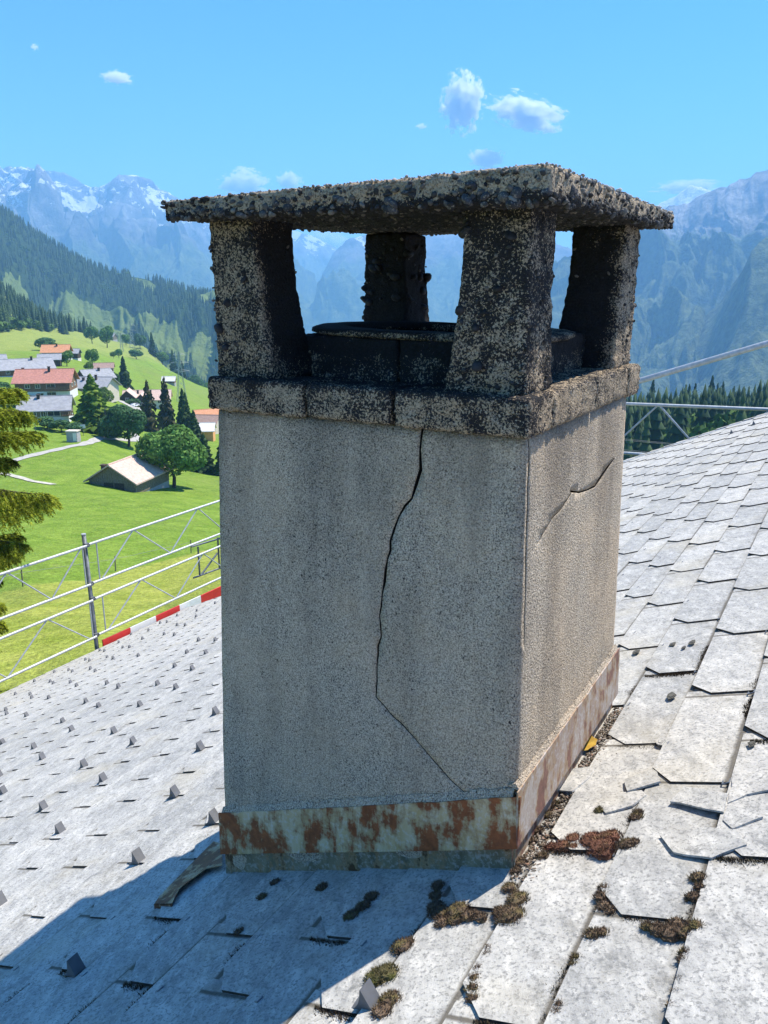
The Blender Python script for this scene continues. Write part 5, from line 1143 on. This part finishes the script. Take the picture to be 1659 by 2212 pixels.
# flashing
def rust_metal(name, a, b, rust, amt, streak=True):
    t = NT(name, 0.6, 0.4)
    p = t.pos(); v = t.pos((13, 13, 2.4))
    n = t.noise(9, 6, 0.70, p); s = t.noise(1.3, 5, 0.65, v)
    c = t.ramp(t.noise(1.5, 4, 0.6, v), [(0.35, a), (0.65, b)])
    c = t.mix(t.math('MULTIPLY', t.step(t.noise(60, 3, 0.7, p), 0.5, 0.62), 0.35), c, (0.55, 0.56, 0.55))
    f = t.math('ADD', t.math('MULTIPLY', n, 0.62), t.math('MULTIPLY', s, 0.48))
    halo = t.step(f, amt - 0.045, amt); c = t.mix(t.math('MULTIPLY', halo, 0.75), c, (0.30, 0.20, 0.10))
    c = t.mix(t.step(f, amt + 0.005, amt + 0.045), c, t.ramp(t.noise(30, 4, 0.7, p), [(0.3, (rust[0] * 0.45, rust[1] * 0.45, rust[2] * 0.5)), (0.7, rust)]))
    t.col(c); t.bump(t.noise(45, 4, 0.7, p), 0.5, 0.004); t.b.inputs['Metallic'].default_value = 0.1
    return t.m
M_FL1 = rust_metal('rusty_painted_flashing', (0.42, 0.31, 0.14), (0.52, 0.44, 0.29), (0.31, 0.095, 0.030), 0.545)
M_FL2 = rust_metal('stained_lead_flashing', (0.12, 0.105, 0.065), (0.25, 0.22, 0.14), (0.11, 0.060, 0.025), 0.60)
M_FL3 = rust_metal('weathered_tin_flashing', (0.28, 0.20, 0.16), (0.39, 0.34, 0.29), (0.25, 0.12, 0.085), 0.575)
M_FL4 = rust_metal('rusty_tin_apron', (0.30, 0.20, 0.10), (0.40, 0.31, 0.19), (0.20, 0.085, 0.04), 0.52)
def strip(name, m, f_top, f_bot, a0, a1, off, face, n=26, parent=None, th=0.004, wav=0.002):
    """f_top/f_bot: functions giving z along the face"""
    V = []
    for i in range(n + 1):
        a = a0 + (a1 - a0) * i / n
        for j in range(5):
            q = j / 4; z = f_bot(a) + (f_top(a) - f_bot(a)) * q
            o_ = off + wav * pn(np.array([[a * 9, z * 9, off * 100]]))[0] + (0.004 * (1 - q) ** 2)
            for s in (0, 1):
                d = o_ + th * s
                V.append((a, tlo(z) - d, z) if face == 'f' else (hlo(z) - d, a, z))
    k = 10; F = []
    for i in range(n):
        b = i * k
        for j in range(4):
            F.append((b + 2 * j + 1, b + 2 * j + 3, b + k + 2 * j + 3, b + k + 2 * j + 1)); F.append((b + 2 * j, b + k + 2 * j, b + k + 2 * j + 2, b + 2 * j + 2))
        F.append((b, b + 1, b + k + 1, b + k)); F.append((b + 8, b + k + 8, b + k + 9, b + 9))
    for b in (0, n * k):
        for j in range(4): F.append((b + 2 * j, b + 2 * j + 1, b + 2 * j + 3, b + 2 * j + 2))
    mb = MB(); mb.add([CW(*p) for p in V], F); return mb.build(name, m, parent or chim)
wob = lambda a, s: 0.004 * pn(np.array([[a * 14, s, 0.5]]))[0]
strip('upper_flashing', M_FL1, lambda a: 0.262 - 0.419 * a + wob(a, 1), lambda a: 0.089 - 0.427 * a, -0.016, 1.183, 0.013, 'f')
strip('lower_flashing', M_FL2, lambda a: 0.098 - 0.427 * a, lambda a: -0.06 - 0.455 * a, -0.004, 1.178, -0.004, 'f')
strip('upper_flashing', M_FL3, lambda a: 0.285 - 0.012 * a + wob(a, 7), lambda a: 0.098 - 0.028 * a, -0.018, 1.145, 0.012, 'r')
strip('lower_flashing', M_FL3, lambda a: 0.108 - 0.028 * a, lambda a: -0.06, -0.004, 1.135, -0.004, 'r')
# mortar fillet above the flashing
mf = MB()
for i in range(40):
    a = 0.01 + 1.16 * i / 40; z = 0.262 - 0.419 * a + wob(a, 1)
    mf.prism([CW(a, tlo(z) - 0.016, z - 0.006), CW(a, tlo(z) - 0.002, z + 0.02 + 0.008 * rng.random()), CW(a, 0.03, z)], CW(a + 0.0292, 0, z - 0.0122) - CW(a, 0, z))
mf.build('mortar_fillet', M_BODY, chim)
mf = MB()
for i in range(40):
    a = 0.0 + 1.13 * i / 40; z = 0.285 - 0.012 * a + wob(a, 7)
    mf.prism([CW(hlo(z) - 0.014, a, z - 0.006), CW(hlo(z) - 0.001, a, z + 0.014 + 0.008 * rng.random()), CW(0.03, a, z)], CW(0, a + 0.0285, z) - CW(0, a, z))
mf.build('mortar_fillet', M_BODY, chim)
# tin apron lying on the slates at the lower left corner
def apron():
    n = len(APRON); P = [frame(h, t, 0.038 if i in (0, 1, 7) else 0.050) .translation for i, (h, t) in enumerate(APRON)]
    mb = MB(); mb.prism([p - Vector((0, 0, 0.004)) for p in P], (0, 0, 0.004))
    a0, a1 = P[0], P[-1]; mb.prism([a0, a1, a1 - Vector((0, 0, 0.026)), a0 - Vector((0, 0, 0.026))], (P[1] - P[0]) * 0.12)
    mb.build('flashing_apron', M_FL4, chim)
apron()

# ------------------------------------------------------------------ broken slates, chips, moss, leaf, debris
SHL = ['upturned broken slate piece lying near the middle of the right slates', 'thin broken slate piece with a straight lower edge above the biggest broken slate', 'flat broken slate piece beside the small green moss tuft', 'curled broken slate piece leaning at the flashing corner', 'broken slate at the right picture edge above the white one', 'pointed broken slate piece beside the biggest one', 'biggest broken slate with three cut corners lying on the right']
def shard(i, poly):
    h0 = sum(p[0] for p in poly) / len(poly); t0 = sum(p[1] for p in poly) / len(poly)
    lift = [0.034, 0.034, 0.030, 0.030, 0.030, 0.032, 0.031][i]
    tilt = [0.05, 0.07, 0.03, 0.09, 0.02, 0.04, 0.03][i]
    F = frame(h0, t0, lift); Fi = F.inverted(); P = []
    for (h, t) in poly:
        q = Fi @ CW(h, t, rz(h)); P.append(Vector((q.x, q.y, -tilt * 0.25 * q.y + (0.5 * q.y * q.y if i == 3 else 0))))
    # densify the outline so that the break looks ragged
    Q = []
    for a in range(len(P)):
        A, B = P[a], P[(a + 1) % len(P)]; n = max(1, int((B - A).length / 0.03))
        for k in range(n):
            p = A.lerp(B, k / n)
            if 0 < k: p += Vector((rng.gauss(0, 0.0016), rng.gauss(0, 0.0016), 0))
            Q.append(p)
    lowest = min(p.z for p in Q)
    mb = MB(); mb.prism([Vector((p.x, p.y, p.z - lowest * 0 - 0.006)) for p in Q], (0, 0, 0.0062))
    o = mb.build('broken_slate', M_TILE); o.matrix_basis = F
    tag(o, SHL[i], 'slate', 'broken slate pieces')
for i, p in enumerate(SHARDS): shard(i, p)
CHL = ['small dark slate chip right of the flashing end', 'dark slate chip, left one of the three chips lying close together', 'dark slate chip, lower one of the three chips lying close together', 'dark slate chip, right one of the three chips lying close together', 'lone dark slate chip in the middle of the right slates', 'pale crumpled slate chip beside a storm hook', 'small dark crumb near the right picture edge']
M_CHIP = flat('dark_chip', (0.09, 0.085, 0.07), 0.9, 0.2, 0.3, scale=60)
for i, (h, t) in enumerate(CHIPS):
    mb = MB(); n = 7; r = [0.034, 0.026, 0.020, 0.030, 0.034, 0.034, 0.022][i]
    P = [Vector((r * 0.55 * math.cos(6.283 * k / n) * rng.uniform(0.7, 1.2), r * math.sin(6.283 * k / n) * rng.uniform(0.7, 1.2), 0)) for k in range(n)]
    mb.prism(P, (0, 0, 0.004)); mb.prism([p * 0.6 + Vector((0, 0, 0.004)) for p in P], (0.002, 0, 0.002))
    o = mb.build('slate_chip', M_CHIP if i != 5 else M_TILE); o.matrix_basis = frame(h, t, 0.028); tag(o, CHL[i], 'chip', 'slate chips on the right slates')

M_MOSS = moss_material('brown_moss', (0.095, 0.064, 0.042), (0.200, 0.140, 0.092), (0.16, 0.135, 0.050))
M_MOSSR = moss_material('reddish_moss', (0.125, 0.058, 0.038), (0.250, 0.125, 0.082), (0.18, 0.12, 0.06))
M_MOSSG = moss_material('green_moss', (0.085, 0.075, 0.035), (0.180, 0.150, 0.070), (0.13, 0.14, 0.04))
MOL = ['dark moss in the joint just left of the chimney corner', 'brown moss cushion below the chimney corner, left one', 'brown moss cushion below the chimney corner, middle one', 'small moss bridge between the cushions below the chimney corner', 'big bean shaped brown moss cushion below the chimney corner', 'small round moss cushion at the edge of the chimney shadow', 'moss cushion above the nearest snow guard', 'moss cushion below the nearest snow guard', 'moss strip along the lower middle slate joint', 'tiny moss tuft in the lower middle joint', 'biggest reddish moss cushion on the right slates', 'dark moss cushion right of the reddish one', 'flat moss patch left of the reddish cushion', 'small moss tuft beside the flashing foot', 'moss tuft in the joint above the reddish cushion', 'small greenish moss tuft at a broken slate tip', 'curved moss band left of the clipped slate', 'moss tuft at the left end of the long moss row', 'long shaggy moss row under the clipped slate', 'moss patch on the right side of the clipped slate', 'small moss tuft below the right end of the moss row', 'thin moss strip in the lower right joint', 'tiny moss tuft in the upper lower right joint', 'tiny moss tuft at the bottom edge joint', 'long dark moss strip in the shaded joint', 'dark moss tuft in the shade, right one under the flashing', 'dark moss tuft in the shade, left one under the flashing', 'dark moss tuft in the shade between two joints', 'dark moss crumb at the shaded left slate corner', 'moss beside the upper part of the right flashing', 'moss beside the middle of the right flashing', 'moss at the foot of the chimney corner']
def moss(i, discs):
    g = random.Random(900 + i); h0, t0 = discs[0][0], discs[0][1]; F = frame(h0, t0, 0.010); Fi = F.inverted()
    D = [(Fi @ CW(h, t, rz(h)), r) for h, t, r in discs]; V = []; Fc = []
    for c, r in D:
        n, m = 12, 4; b = len(V); hgt = min(0.020, r * 0.5)
        V.append((c.x, c.y, 0.014 + hgt * 0.8))
        for k in range(1, m + 1):
            f = k / m
            for j in range(n):
                a = 6.283 * j / n; rr = r * f * (0.85 + 0.3 * g.random()); V.append((c.x + math.cos(a) * rr, c.y + math.sin(a) * rr, 0.014 + hgt * 0.8 * math.sqrt(max(0, 1 - f * f)) + g.gauss(0, 0.0015) - (0.02 if k == m else 0)))
        for j in range(n): Fc.append((b, b + 1 + j, b + 1 + (j + 1) % n))
        for k in range(m - 1):
            for j in range(n): Fc.append((b + 1 + k * n + j, b + 1 + (k + 1) * n + j, b + 1 + (k + 1) * n + (j + 1) % n, b + 1 + k * n + (j + 1) % n))
        for k in range(int(90 + 330000 * r * r)):
            a = g.random() * 6.283; f = math.sqrt(g.random()) * 1.04; x = c.x + math.cos(a) * r * f; y = c.y + math.sin(a) * r * f; z = 0.013 + hgt * 0.8 * math.sqrt(max(0, 1 - min(1, f * f))) - 0.002
            d = Vector((math.cos(a) * f * 0.7 + g.gauss(0, 0.45), math.sin(a) * f * 0.7 + g.gauss(0, 0.45), 1)).normalized(); L = g.uniform(0.006, 0.013); w = g.uniform(0.0009, 0.0017); s = d.cross(Vector((g.gauss(0, 1), g.gauss(0, 1), 0.2))).normalized() * w
            p = Vector((x, y, z)); b = len(V); V += [tuple(p + s), tuple(p - s), tuple(p + d * L)]; Fc.append((b, b + 1, b + 2))
    me = bpy.data.meshes.new('moss_clump'); me.from_pydata(V, [], Fc); me.update()
    o = obj('moss_clump', me, M_MOSSR if i in (10, 12) else (M_MOSSG if i in (15, 6) else M_MOSS)); o.matrix_basis = F
    tag(o, MOL[i], 'moss', 'moss clumps between the slates')
for i, d in enumerate(MOSS): moss(i, d)
def leaf():
    t = NT('dry_yellow_leaf', 0.7, 0.3); t.col(t.ramp(t.noise(40, 3), [(0.3, (0.45, 0.24, 0.03)), (0.7, (0.62, 0.40, 0.07))])); F = frame(LEAF[0], LEAF[1], 0.03)
    O = [(-0.055, 0), (-0.035, 0.022), (-0.014, 0.030), (0.0, 0.036), (0.018, 0.030), (0.034, 0.030), (0.040, 0.016), (0.050, 0.0), (0.040, -0.014), (0.036, -0.028), (0.016, -0.030), (0.0, -0.036), (-0.016, -0.028), (-0.036, -0.02)]
    mb = MB(); z = lambda x, y: 0.012 + 6.0 * y * y + 3.5 * x * x + 0.004 * math.sin(60 * x); P = [(x, y, z(x, y)) for x, y in O]; V = [(0, 0, 0.012)] + P; n = len(P)
    V2 = [(a, b, c + 0.0012) for a, b, c in V]; mb.add(V + V2, [(0, 1 + (i + 1) % n, 1 + i) for i in range(n)] + [(n + 1, n + 2 + i, n + 2 + (i + 1) % n) for i in range(n)] + [(1 + i, 1 + (i + 1) % n, n + 2 + (i + 1) % n, n + 2 + i) for i in range(n)])
    o = mb.build('dry_leaf', t.m, smooth=False); o.matrix_basis = F @ Matrix.Rotation(0.5, 4, 'Z') @ Matrix.Rotation(0.35, 4, 'X'); tag(o, 'yellow dry leaf curled at the foot of the right flashing', 'leaf')
leaf()
def debris():
    t = NT('roof_gravel', 0.9, 0.2); t.col(t.ramp(t.attr('tint'), [(0.0, (0.06, 0.045, 0.032)), (0.5, (0.17, 0.13, 0.09)), (0.8, (0.36, 0.32, 0.27)), (1.0, (0.22, 0.10, 0.05))]))
    Vs = []; Fs = []; Ts = []; b = 0; g = random.Random(44)
    for k in range(1100):
        tt = g.uniform(-0.06, 1.1); h = -0.022 - abs(g.gauss(0, 0.032)); r = g.uniform(0.002, 0.0068)
        M = frame(h, tt, 0.022 + g.uniform(0, 0.004)) @ Matrix.Rotation(g.random() * 6.28, 4, 'Z') @ Matrix.Rotation(g.gauss(0, .6), 4, 'X') @ Matrix.Diagonal((r * g.uniform(.6, 2.2), r * g.uniform(.5, 1), r * .6, 1))
        Vs.append(IV1 @ np.array(M.to_3x3()).T + np.array(M.translation)); Fs.append(IF1 + b); Ts.append(np.full(len(IV1), g.random())); b += len(IV1)
    tag(obj('roof_debris', mesh_np('roof_debris', np.concatenate(Vs), np.concatenate(Fs), False, {'tint': np.concatenate(Ts)}), t.m), 'gravel and dry crumbs gathered along the right flashing', 'debris', kind='stuff')
debris()

# ------------------------------------------------------------------ scaffolding
SH_ = 13.9
def paint(name, c): return flat(name, c, 0.5, 0.4, 0.06, scale=8)
M_RED = paint('red_board_paint', (0.62, 0.035, 0.030)); M_WBOARD = paint('white_board_paint', (0.78, 0.77, 0.74))
def gz(h, t): p = CW(h, t, 0); return terz(p.x, p.y) - NEAR[2]
def standard(h, t, ztop, label, lean=0.0):
    e = empty('scaffold_post', tuple(CW(h, t, gz(h, t))), label, 'scaffold post', 'upright scaffold posts')
    a = MB(); zb = gz(h, t); a.tube(CW(h, t + lean, zb + 0.03), CW(h, t, ztop), 0.048, 12); a.build('tube', M_DKST if lean else M_GALV, e, True)
    a = MB(); a.tube(CW(h, t, ztop - 0.01), CW(h, t, ztop + 0.012), 0.054, 12); a.build('collar', M_GALV, e)
    a = MB(); a.box(CW(h, t + lean, zb + 0.015), (0.15, 0.15, 0.03)); a.build('base_plate', M_GALV, e)
    for z in (-3.83, -4.77, -5.14, -6.06):
        if z < ztop: 
            a = MB(); a.box(CW(h - 0.055, t, z), (0.10, 0.10, 0.09), -RA); a.tube(CW(h - 0.10, t - 0.05, z), CW(h - 0.10, t + 0.08, z), 0.016, 6); a.build('coupler', M_DKST, e)
    return e
standard(SH_, 9.31, -3.58, 'tall dark scaffold post standing at the eave in the meadow view', 0.08)
standard(SH_, 3.60, -3.58, 'scaffold post at the eave outside the left picture edge')
standard(SH_, 14.60, -3.50, 'scaffold post at the eave hidden behind the chimney')
def girder(name, label, A, B, ztA, ztB, zbA, zbB, h, nodes, along='t', r=0.030, rb=0.017, ends=()):
    c = (lambda a, z: CW(h, a, z)) if along == 't' else (lambda a, z: CW(a, h, z))
    e = empty(name, tuple(c(A, zbA)), label, 'scaffold girder', 'lattice girders of the scaffolding')
    zt = lambda a: ztA + (ztB - ztA) * (a - A) / (B - A); zb = lambda a: zbA + (zbB - zbA) * (a - A) / (B - A)
    a = MB(); a.tube(c(A, ztA), c(B, ztB), r, 10); a.build('chord', M_GALV, e)
    a = MB(); a.tube(c(A, zbA), c(B, zbB), r, 10); a.build('chord', M_GALV, e)
    for i in range(len(nodes) - 1):
        (p, up), (q, uq) = nodes[i], nodes[i + 1]; a = MB(); a.tube(c(p, zt(p) if up else zb(p)), c(q, zt(q) if uq else zb(q)), rb, 6); a.build('brace', M_GALV, e)
    for p in ends: a = MB(); a.tube(c(p, zb(p)), c(p, zt(p)), rb, 6); a.build('strut', M_GALV, e)
hg = SH_ - 0.10
girder('lattice_girder', 'upper lattice guard rail left of the dark scaffold post', 4.1, 9.27, -3.86, -3.835, -4.80, -4.772, hg, [(4.4, 0), (5.35, 1), (6.3, 0), (7.27, 1), (8.23, 0), (9.13, 1)], ends=(9.16,))
girder('lattice_girder', 'upper lattice guard rail between the dark scaffold post and the chimney', 9.35, 14.9, -3.815, -3.765, -4.755, -4.70, hg, [(9.60, 0), (10.66, 1), (11.80, 0), (12.88, 1), (13.9, 0), (14.7, 1)], ends=(9.55, 14.75))
girder('lattice_girder', 'lower lattice guard rail left of the dark scaffold post', 4.1, 9.27, -5.24, -5.16, -6.16, -6.07, hg - 0.02, [(4.4, 1), (5.3, 0), (6.1, 1), (6.95, 0), (8.05, 1), (9.1, 0)], ends=(9.18,))
girder('lattice_girder', 'lower lattice guard rail between the dark scaffold post and the chimney', 9.35, 14.9, -5.14, -5.03, -6.04, -5.95, hg - 0.02, [(9.62, 0), (10.75, 1), (11.85, 0), (12.95, 1), (14.0, 0), (14.7, 1)], ends=(9.55, 14.75))
# platform bracket seen beside the chimney edge
br = empty('scaffold_bracket', tuple(CW(SH_ + 0.4, 13.0, -6.2)), 'small scaffold bracket frame beside the chimney edge', 'scaffold bracket')
for (t0, t1, z0, z1) in ((12.9, 15.0, -4.93, -5.06), (12.9, 15.0, -5.83, -5.92), (13.15, 13.15, -5.0, -5.86), (13.95, 13.95, -4.95, -5.88), (13.2, 13.9, -5.84, -5.40)):
    a = MB(); a.tube(CW(SH_ + 0.25, t0, z0), CW(SH_ + 0.25, t1, z1), 0.026, 8); a.build('tube', M_DKST, br)
tb = empty('toe_board', tuple(CW(SH_ - 0.12, 9.4, -6.55)), 'red and white striped toe board along the eave', 'toe board')
for i, (t0, t1) in enumerate(((9.44, 10.285), (10.285, 11.125), (11.125, 11.962), (11.962, 12.764), (12.764, 13.615), (13.615, 14.45))):
    a = MB(); p = CW(SH_ - 0.10, (t0 + t1) / 2, -6.37); a.box(p, (0.035, t1 - t0 - 0.004, 0.27), -RA); a.build('board', M_RED if i % 2 == 0 else M_WBOARD, tb)
# along the verge on the right
VT = VERGE_T + 0.42
def slopez(h): return 0.213 + (2.5 - h) * 0.3602
e = empty('guard_pole', tuple(CW(2.5, VT, -1.2)), 'thick grey guard pole slanting up along the far roof edge', 'scaffold pole')
a = MB(); a.tube(CW(4.6, VT, slopez(4.6) + 0.01), CW(-1.6, VT, slopez(-1.6)), 0.052, 14); a.build('tube', M_GALV, e)
a = MB(); a.tube(CW(-1.6, VT, slopez(-1.6)), CW(-1.75, VT, slopez(-1.75)), 0.060, 14); a.build('end_cap', M_DKST, e)
girder('lattice_girder', 'level lattice beam below the slanting pole at the far roof edge', 4.4, -1.5, -0.295, -0.135, -1.22, -1.06, VT + 0.15, [(4.2, 0), (3.2, 1), (3.1, 0), (2.24, 1), (2.22, 1), (1.32, 0), (0.4, 1), (-0.5, 0)], 'h', 0.030, 0.018, (4.3,))
for k, hh in enumerate((4.35, -1.4)):
    standard(hh, VT + 0.08, slopez(hh) + 0.1, ['scaffold post at the far roof edge hidden behind the chimney', 'scaffold post at the far roof edge outside the right picture edge'][k])

# ------------------------------------------------------------------ spruce reaching in from the left
M_TWIG = leaf_material('sunny_spruce_shoots', (0.190, 0.260, 0.025), (0.520, 0.560, 0.075), tr=0.55)
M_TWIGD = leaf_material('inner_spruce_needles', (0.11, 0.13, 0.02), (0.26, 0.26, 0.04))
def near_spruce():
    bx, by = -9.9, 16.1; zg = terz(bx, by); g = random.Random(77)
    e = empty('near_spruce', (bx, by, zg), 'sunlit yellow green spruce reaching in at the left picture edge', 'tree')
    a = MB(); top = 2.4; P = [Vector((bx + 0.05 * math.sin(i), by, zg - 0.2 + (top - zg + 0.2) * i / 8)) for i in range(9)]
    for i in range(8): a.tube(P[i], P[i + 1], 0.22 * (1 - i / 8.6), 10, 0.22 * (1 - (i + 1) / 8.6))
    a.build('trunk', M_BARK, e)
    nb = 96
    for k in range(nb):
        z = -11.0 + 12.6 * k / nb + g.gauss(0, 0.08); R = (min(2.62, (top + 0.15 - z) * 0.55) if z > -4.8 else max(1.3, 2.62 - (-4.8 - z) * 1.1)) * g.uniform(0.74, 1.06)
        az = k * 2.399963 + g.gauss(0, 0.25); d = Vector((math.cos(az), math.sin(az), 0))
        vis = d.x > 0.15 and -7.6 < z < -0.4
        wood = MB(); V = []; F = []; V2 = []; F2 = []
        n = 9; pts = []
        for i in range(n + 1):
            f = i / n; pts.append(Vector((bx, by, z)) + d * R * f + Vector((0, 0, -0.42 * R * f * f + 0.26 * R * f ** 3 + 0.06 * R * f)))
        for i in range(n): wood.tube(pts[i], pts[i + 1], 0.030 * (1 - i / (n + 1)), 5, 0.030 * (1 - (i + 1) / (n + 1)))
        side = d.cross(Vector((0, 0, 1)))
        nt = 64 if vis else 16
        def fuzz(p, q, w, VV, FF, cnt):
            ax = (q - p); L = ax.length; axn = ax.normalized()
            for _ in range(cnt):
                f = g.random(); r = Vector((g.gauss(0, 1), g.gauss(0, 1), g.gauss(0, 1))); r = (r - axn * r.dot(axn)).normalized()
                c = p + ax * f; tip = c + r * w * g.uniform(0.7, 1.2) + axn * w * 0.9; s = axn.cross(r) * w * 0.30; b = len(VV)
                VV += [tuple(c + s), tuple(c - s), tuple(tip)]; FF.append((b, b + 1, b + 2))
        for j in range(nt):
            f = 0.18 + 0.82 * (j + g.random()) / nt; i = min(n - 1, int(f * n)); p = pts[i].lerp(pts[i + 1], f * n - i)
            s = 1 if j % 2 else -1; L = R * 0.27 * (1.15 - f) + 0.14
            dirv = (side * s * g.uniform(0.5, 1.0) + d * 0.7 + Vector((0, 0, -g.uniform(0.35, 1.0)))).normalized()
            q = p + dirv * L; q2 = q + (dirv + Vector((0, 0, -0.9))).normalized() * L * 0.6
            cnt = 40 if vis else 9; w = 0.056 if vis else 0.075
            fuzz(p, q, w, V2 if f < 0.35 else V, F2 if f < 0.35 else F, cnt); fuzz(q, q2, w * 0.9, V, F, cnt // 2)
            if vis: wood.tube(p, q, 0.006, 3, 0.003)
            if vis:
                for _ in range(4):
                    pp = p.lerp(q, g.uniform(0.3, 0.9)); dd = (dirv + Vector((g.gauss(0, .6), g.gauss(0, .6), -g.uniform(0.2, 0.9)))).normalized(); fuzz(pp, pp + dd * L * 0.6, w * 0.9, V, F, 22)
        fuzz(pts[int(n * 0.6)], pts[n], 0.05, V, F, 40 if vis else 15)
        bo = wood.build('branch', M_BARK, e)
        nm = mesh_np('shoots', V, F); obj('shoots', nm, M_TWIG, bo)
        if F2: obj('inner_needles', mesh_np('inner_needles', V2, F2), M_TWIGD, bo)
near_spruce()

# ------------------------------------------------------------------ air
def haze():
    m = bpy.data.materials.new('valley_air'); m.use_nodes = True; t = m.node_tree; t.nodes.clear()
    v = t.nodes.new('ShaderNodeVolumePrincipled'); o = t.nodes.new('ShaderNodeOutputMaterial'); t.links.new(v.outputs[0], o.inputs['Volume'])
    v.inputs['Color'].default_value = (0.30, 0.62, 1.0, 1); v.inputs['Density'].default_value = HAZE_D; v.inputs['Anisotropy'].default_value = 0.0
    mb = MB(); mb.box((0, 0, (1480 - 480) / 2), (34000, 34000, 1480 + 480)); ob = mb.build('haze', m); tag(ob, 'blue summer haze filling the valley', None, kind='stuff')
HAZE_D = 1.4e-4
haze()

# ------------------------------------------------------------------ clouds (beyond the haze)
def cloud_mat(name, thr, dens, seed, sc=1.6):
    m = bpy.data.materials.new(name); m.use_nodes = True; t = m.node_tree; t.nodes.clear()
    N_ = lambda ty: t.nodes.new(ty)
    tc = N_('ShaderNodeTexCoord'); ln = N_('ShaderNodeVectorMath'); ln.operation = 'LENGTH'; t.links.new(tc.outputs['Object'], ln.inputs[0])
    ad = N_('ShaderNodeVectorMath'); ad.operation = 'ADD'; ad.inputs[1].default_value = (seed * 3.1, seed * 1.7, seed); t.links.new(tc.outputs['Object'], ad.inputs[0])
    no = N_('ShaderNodeTexNoise'); no.inputs['Scale'].default_value = sc; no.inputs['Detail'].default_value = 7; no.inputs['Roughness'].default_value = 0.62; t.links.new(ad.outputs[0], no.inputs['Vector'])
    a = N_('ShaderNodeMath'); a.operation = 'MULTIPLY_ADD'; t.links.new(ln.outputs['Value'], a.inputs[0]); a.inputs[1].default_value = -0.42; t.links.new(no.outputs[0], a.inputs[2])
    mr = N_('ShaderNodeMapRange'); t.links.new(a.outputs[0], mr.inputs[0]); mr.inputs[1].default_value = thr; mr.inputs[2].default_value = thr + 0.035; mr.inputs[3].default_value = 0; mr.inputs[4].default_value = dens
    v = N_('ShaderNodeVolumePrincipled'); v.inputs['Color'].default_value = (1, 1, 1, 1); v.inputs['Anisotropy'].default_value = 0.0; t.links.new(mr.outputs[0], v.inputs['Density'])
    o = N_('ShaderNodeOutputMaterial'); t.links.new(v.outputs[0], o.inputs['Volume']); return m
CLOUDS = [(1000, 222, 50, 66, 0, 'upright ragged white cloud left of the larger one above the cap'), (1140, 246, 92, 38, 14, 'larger white cloud trailing to the right above the cap'), (1050, 343, 44, 26, 0, 'small white cloud touching the cap top edge'), (528, 398, 62, 34, 0, 'white cloud peeking over the cap at its left half'), (625, 390, 30, 22, 0, 'tiny white cloud over the cap beside the wider one'), (254, 168, 38, 14, 4, 'small flat white cloud high above the left mountains'), (74, 102, 12, 9, 0, 'tiny faint cloud high at the left'), (1485, 403, 84, 16, -3, 'flat white cloud behind the snowy peak on the right'), (910, 273, 18, 8, 0, 'tiny faint cloud left of the upright one'), (705, 520, 60, 26, 0, 'bright cloud behind the valley notch under the cap')]
def clouds():
    D = 23000; f = 1690.0; p = rad(15.5); bm = bmesh.new(); bmesh.ops.create_icosphere(bm, subdivisions=3, radius=1.0); me0 = bpy.data.meshes.new('cloud'); bm.to_mesh(me0); bm.free()
    for i, (x, y, w, h, rot, lb) in enumerate(CLOUDS):
        a = (x - 829.5) / f; b = (1106 - y) / f; d = Vector((a, math.cos(p) + b * math.sin(p), -math.sin(p) + b * math.cos(p))); d = d * (D / d.y)
        me = me0.copy(); sz = D / f * 1.02
        me.materials.append(cloud_mat('cloud_vapour_%d' % i, 0.24 if w > 20 else 0.30, 0.014, 3 + i * 5, 3.0))
        o = obj('cloud', me, None); o.matrix_basis = Matrix.Translation(d) @ Matrix.Rotation(rad(rot), 4, 'Y') @ Matrix.Diagonal((w * sz, 0.5 * (w + h) * sz, h * sz, 1))
        tag(o, lb, 'cloud', 'clouds in the blue sky')
clouds()
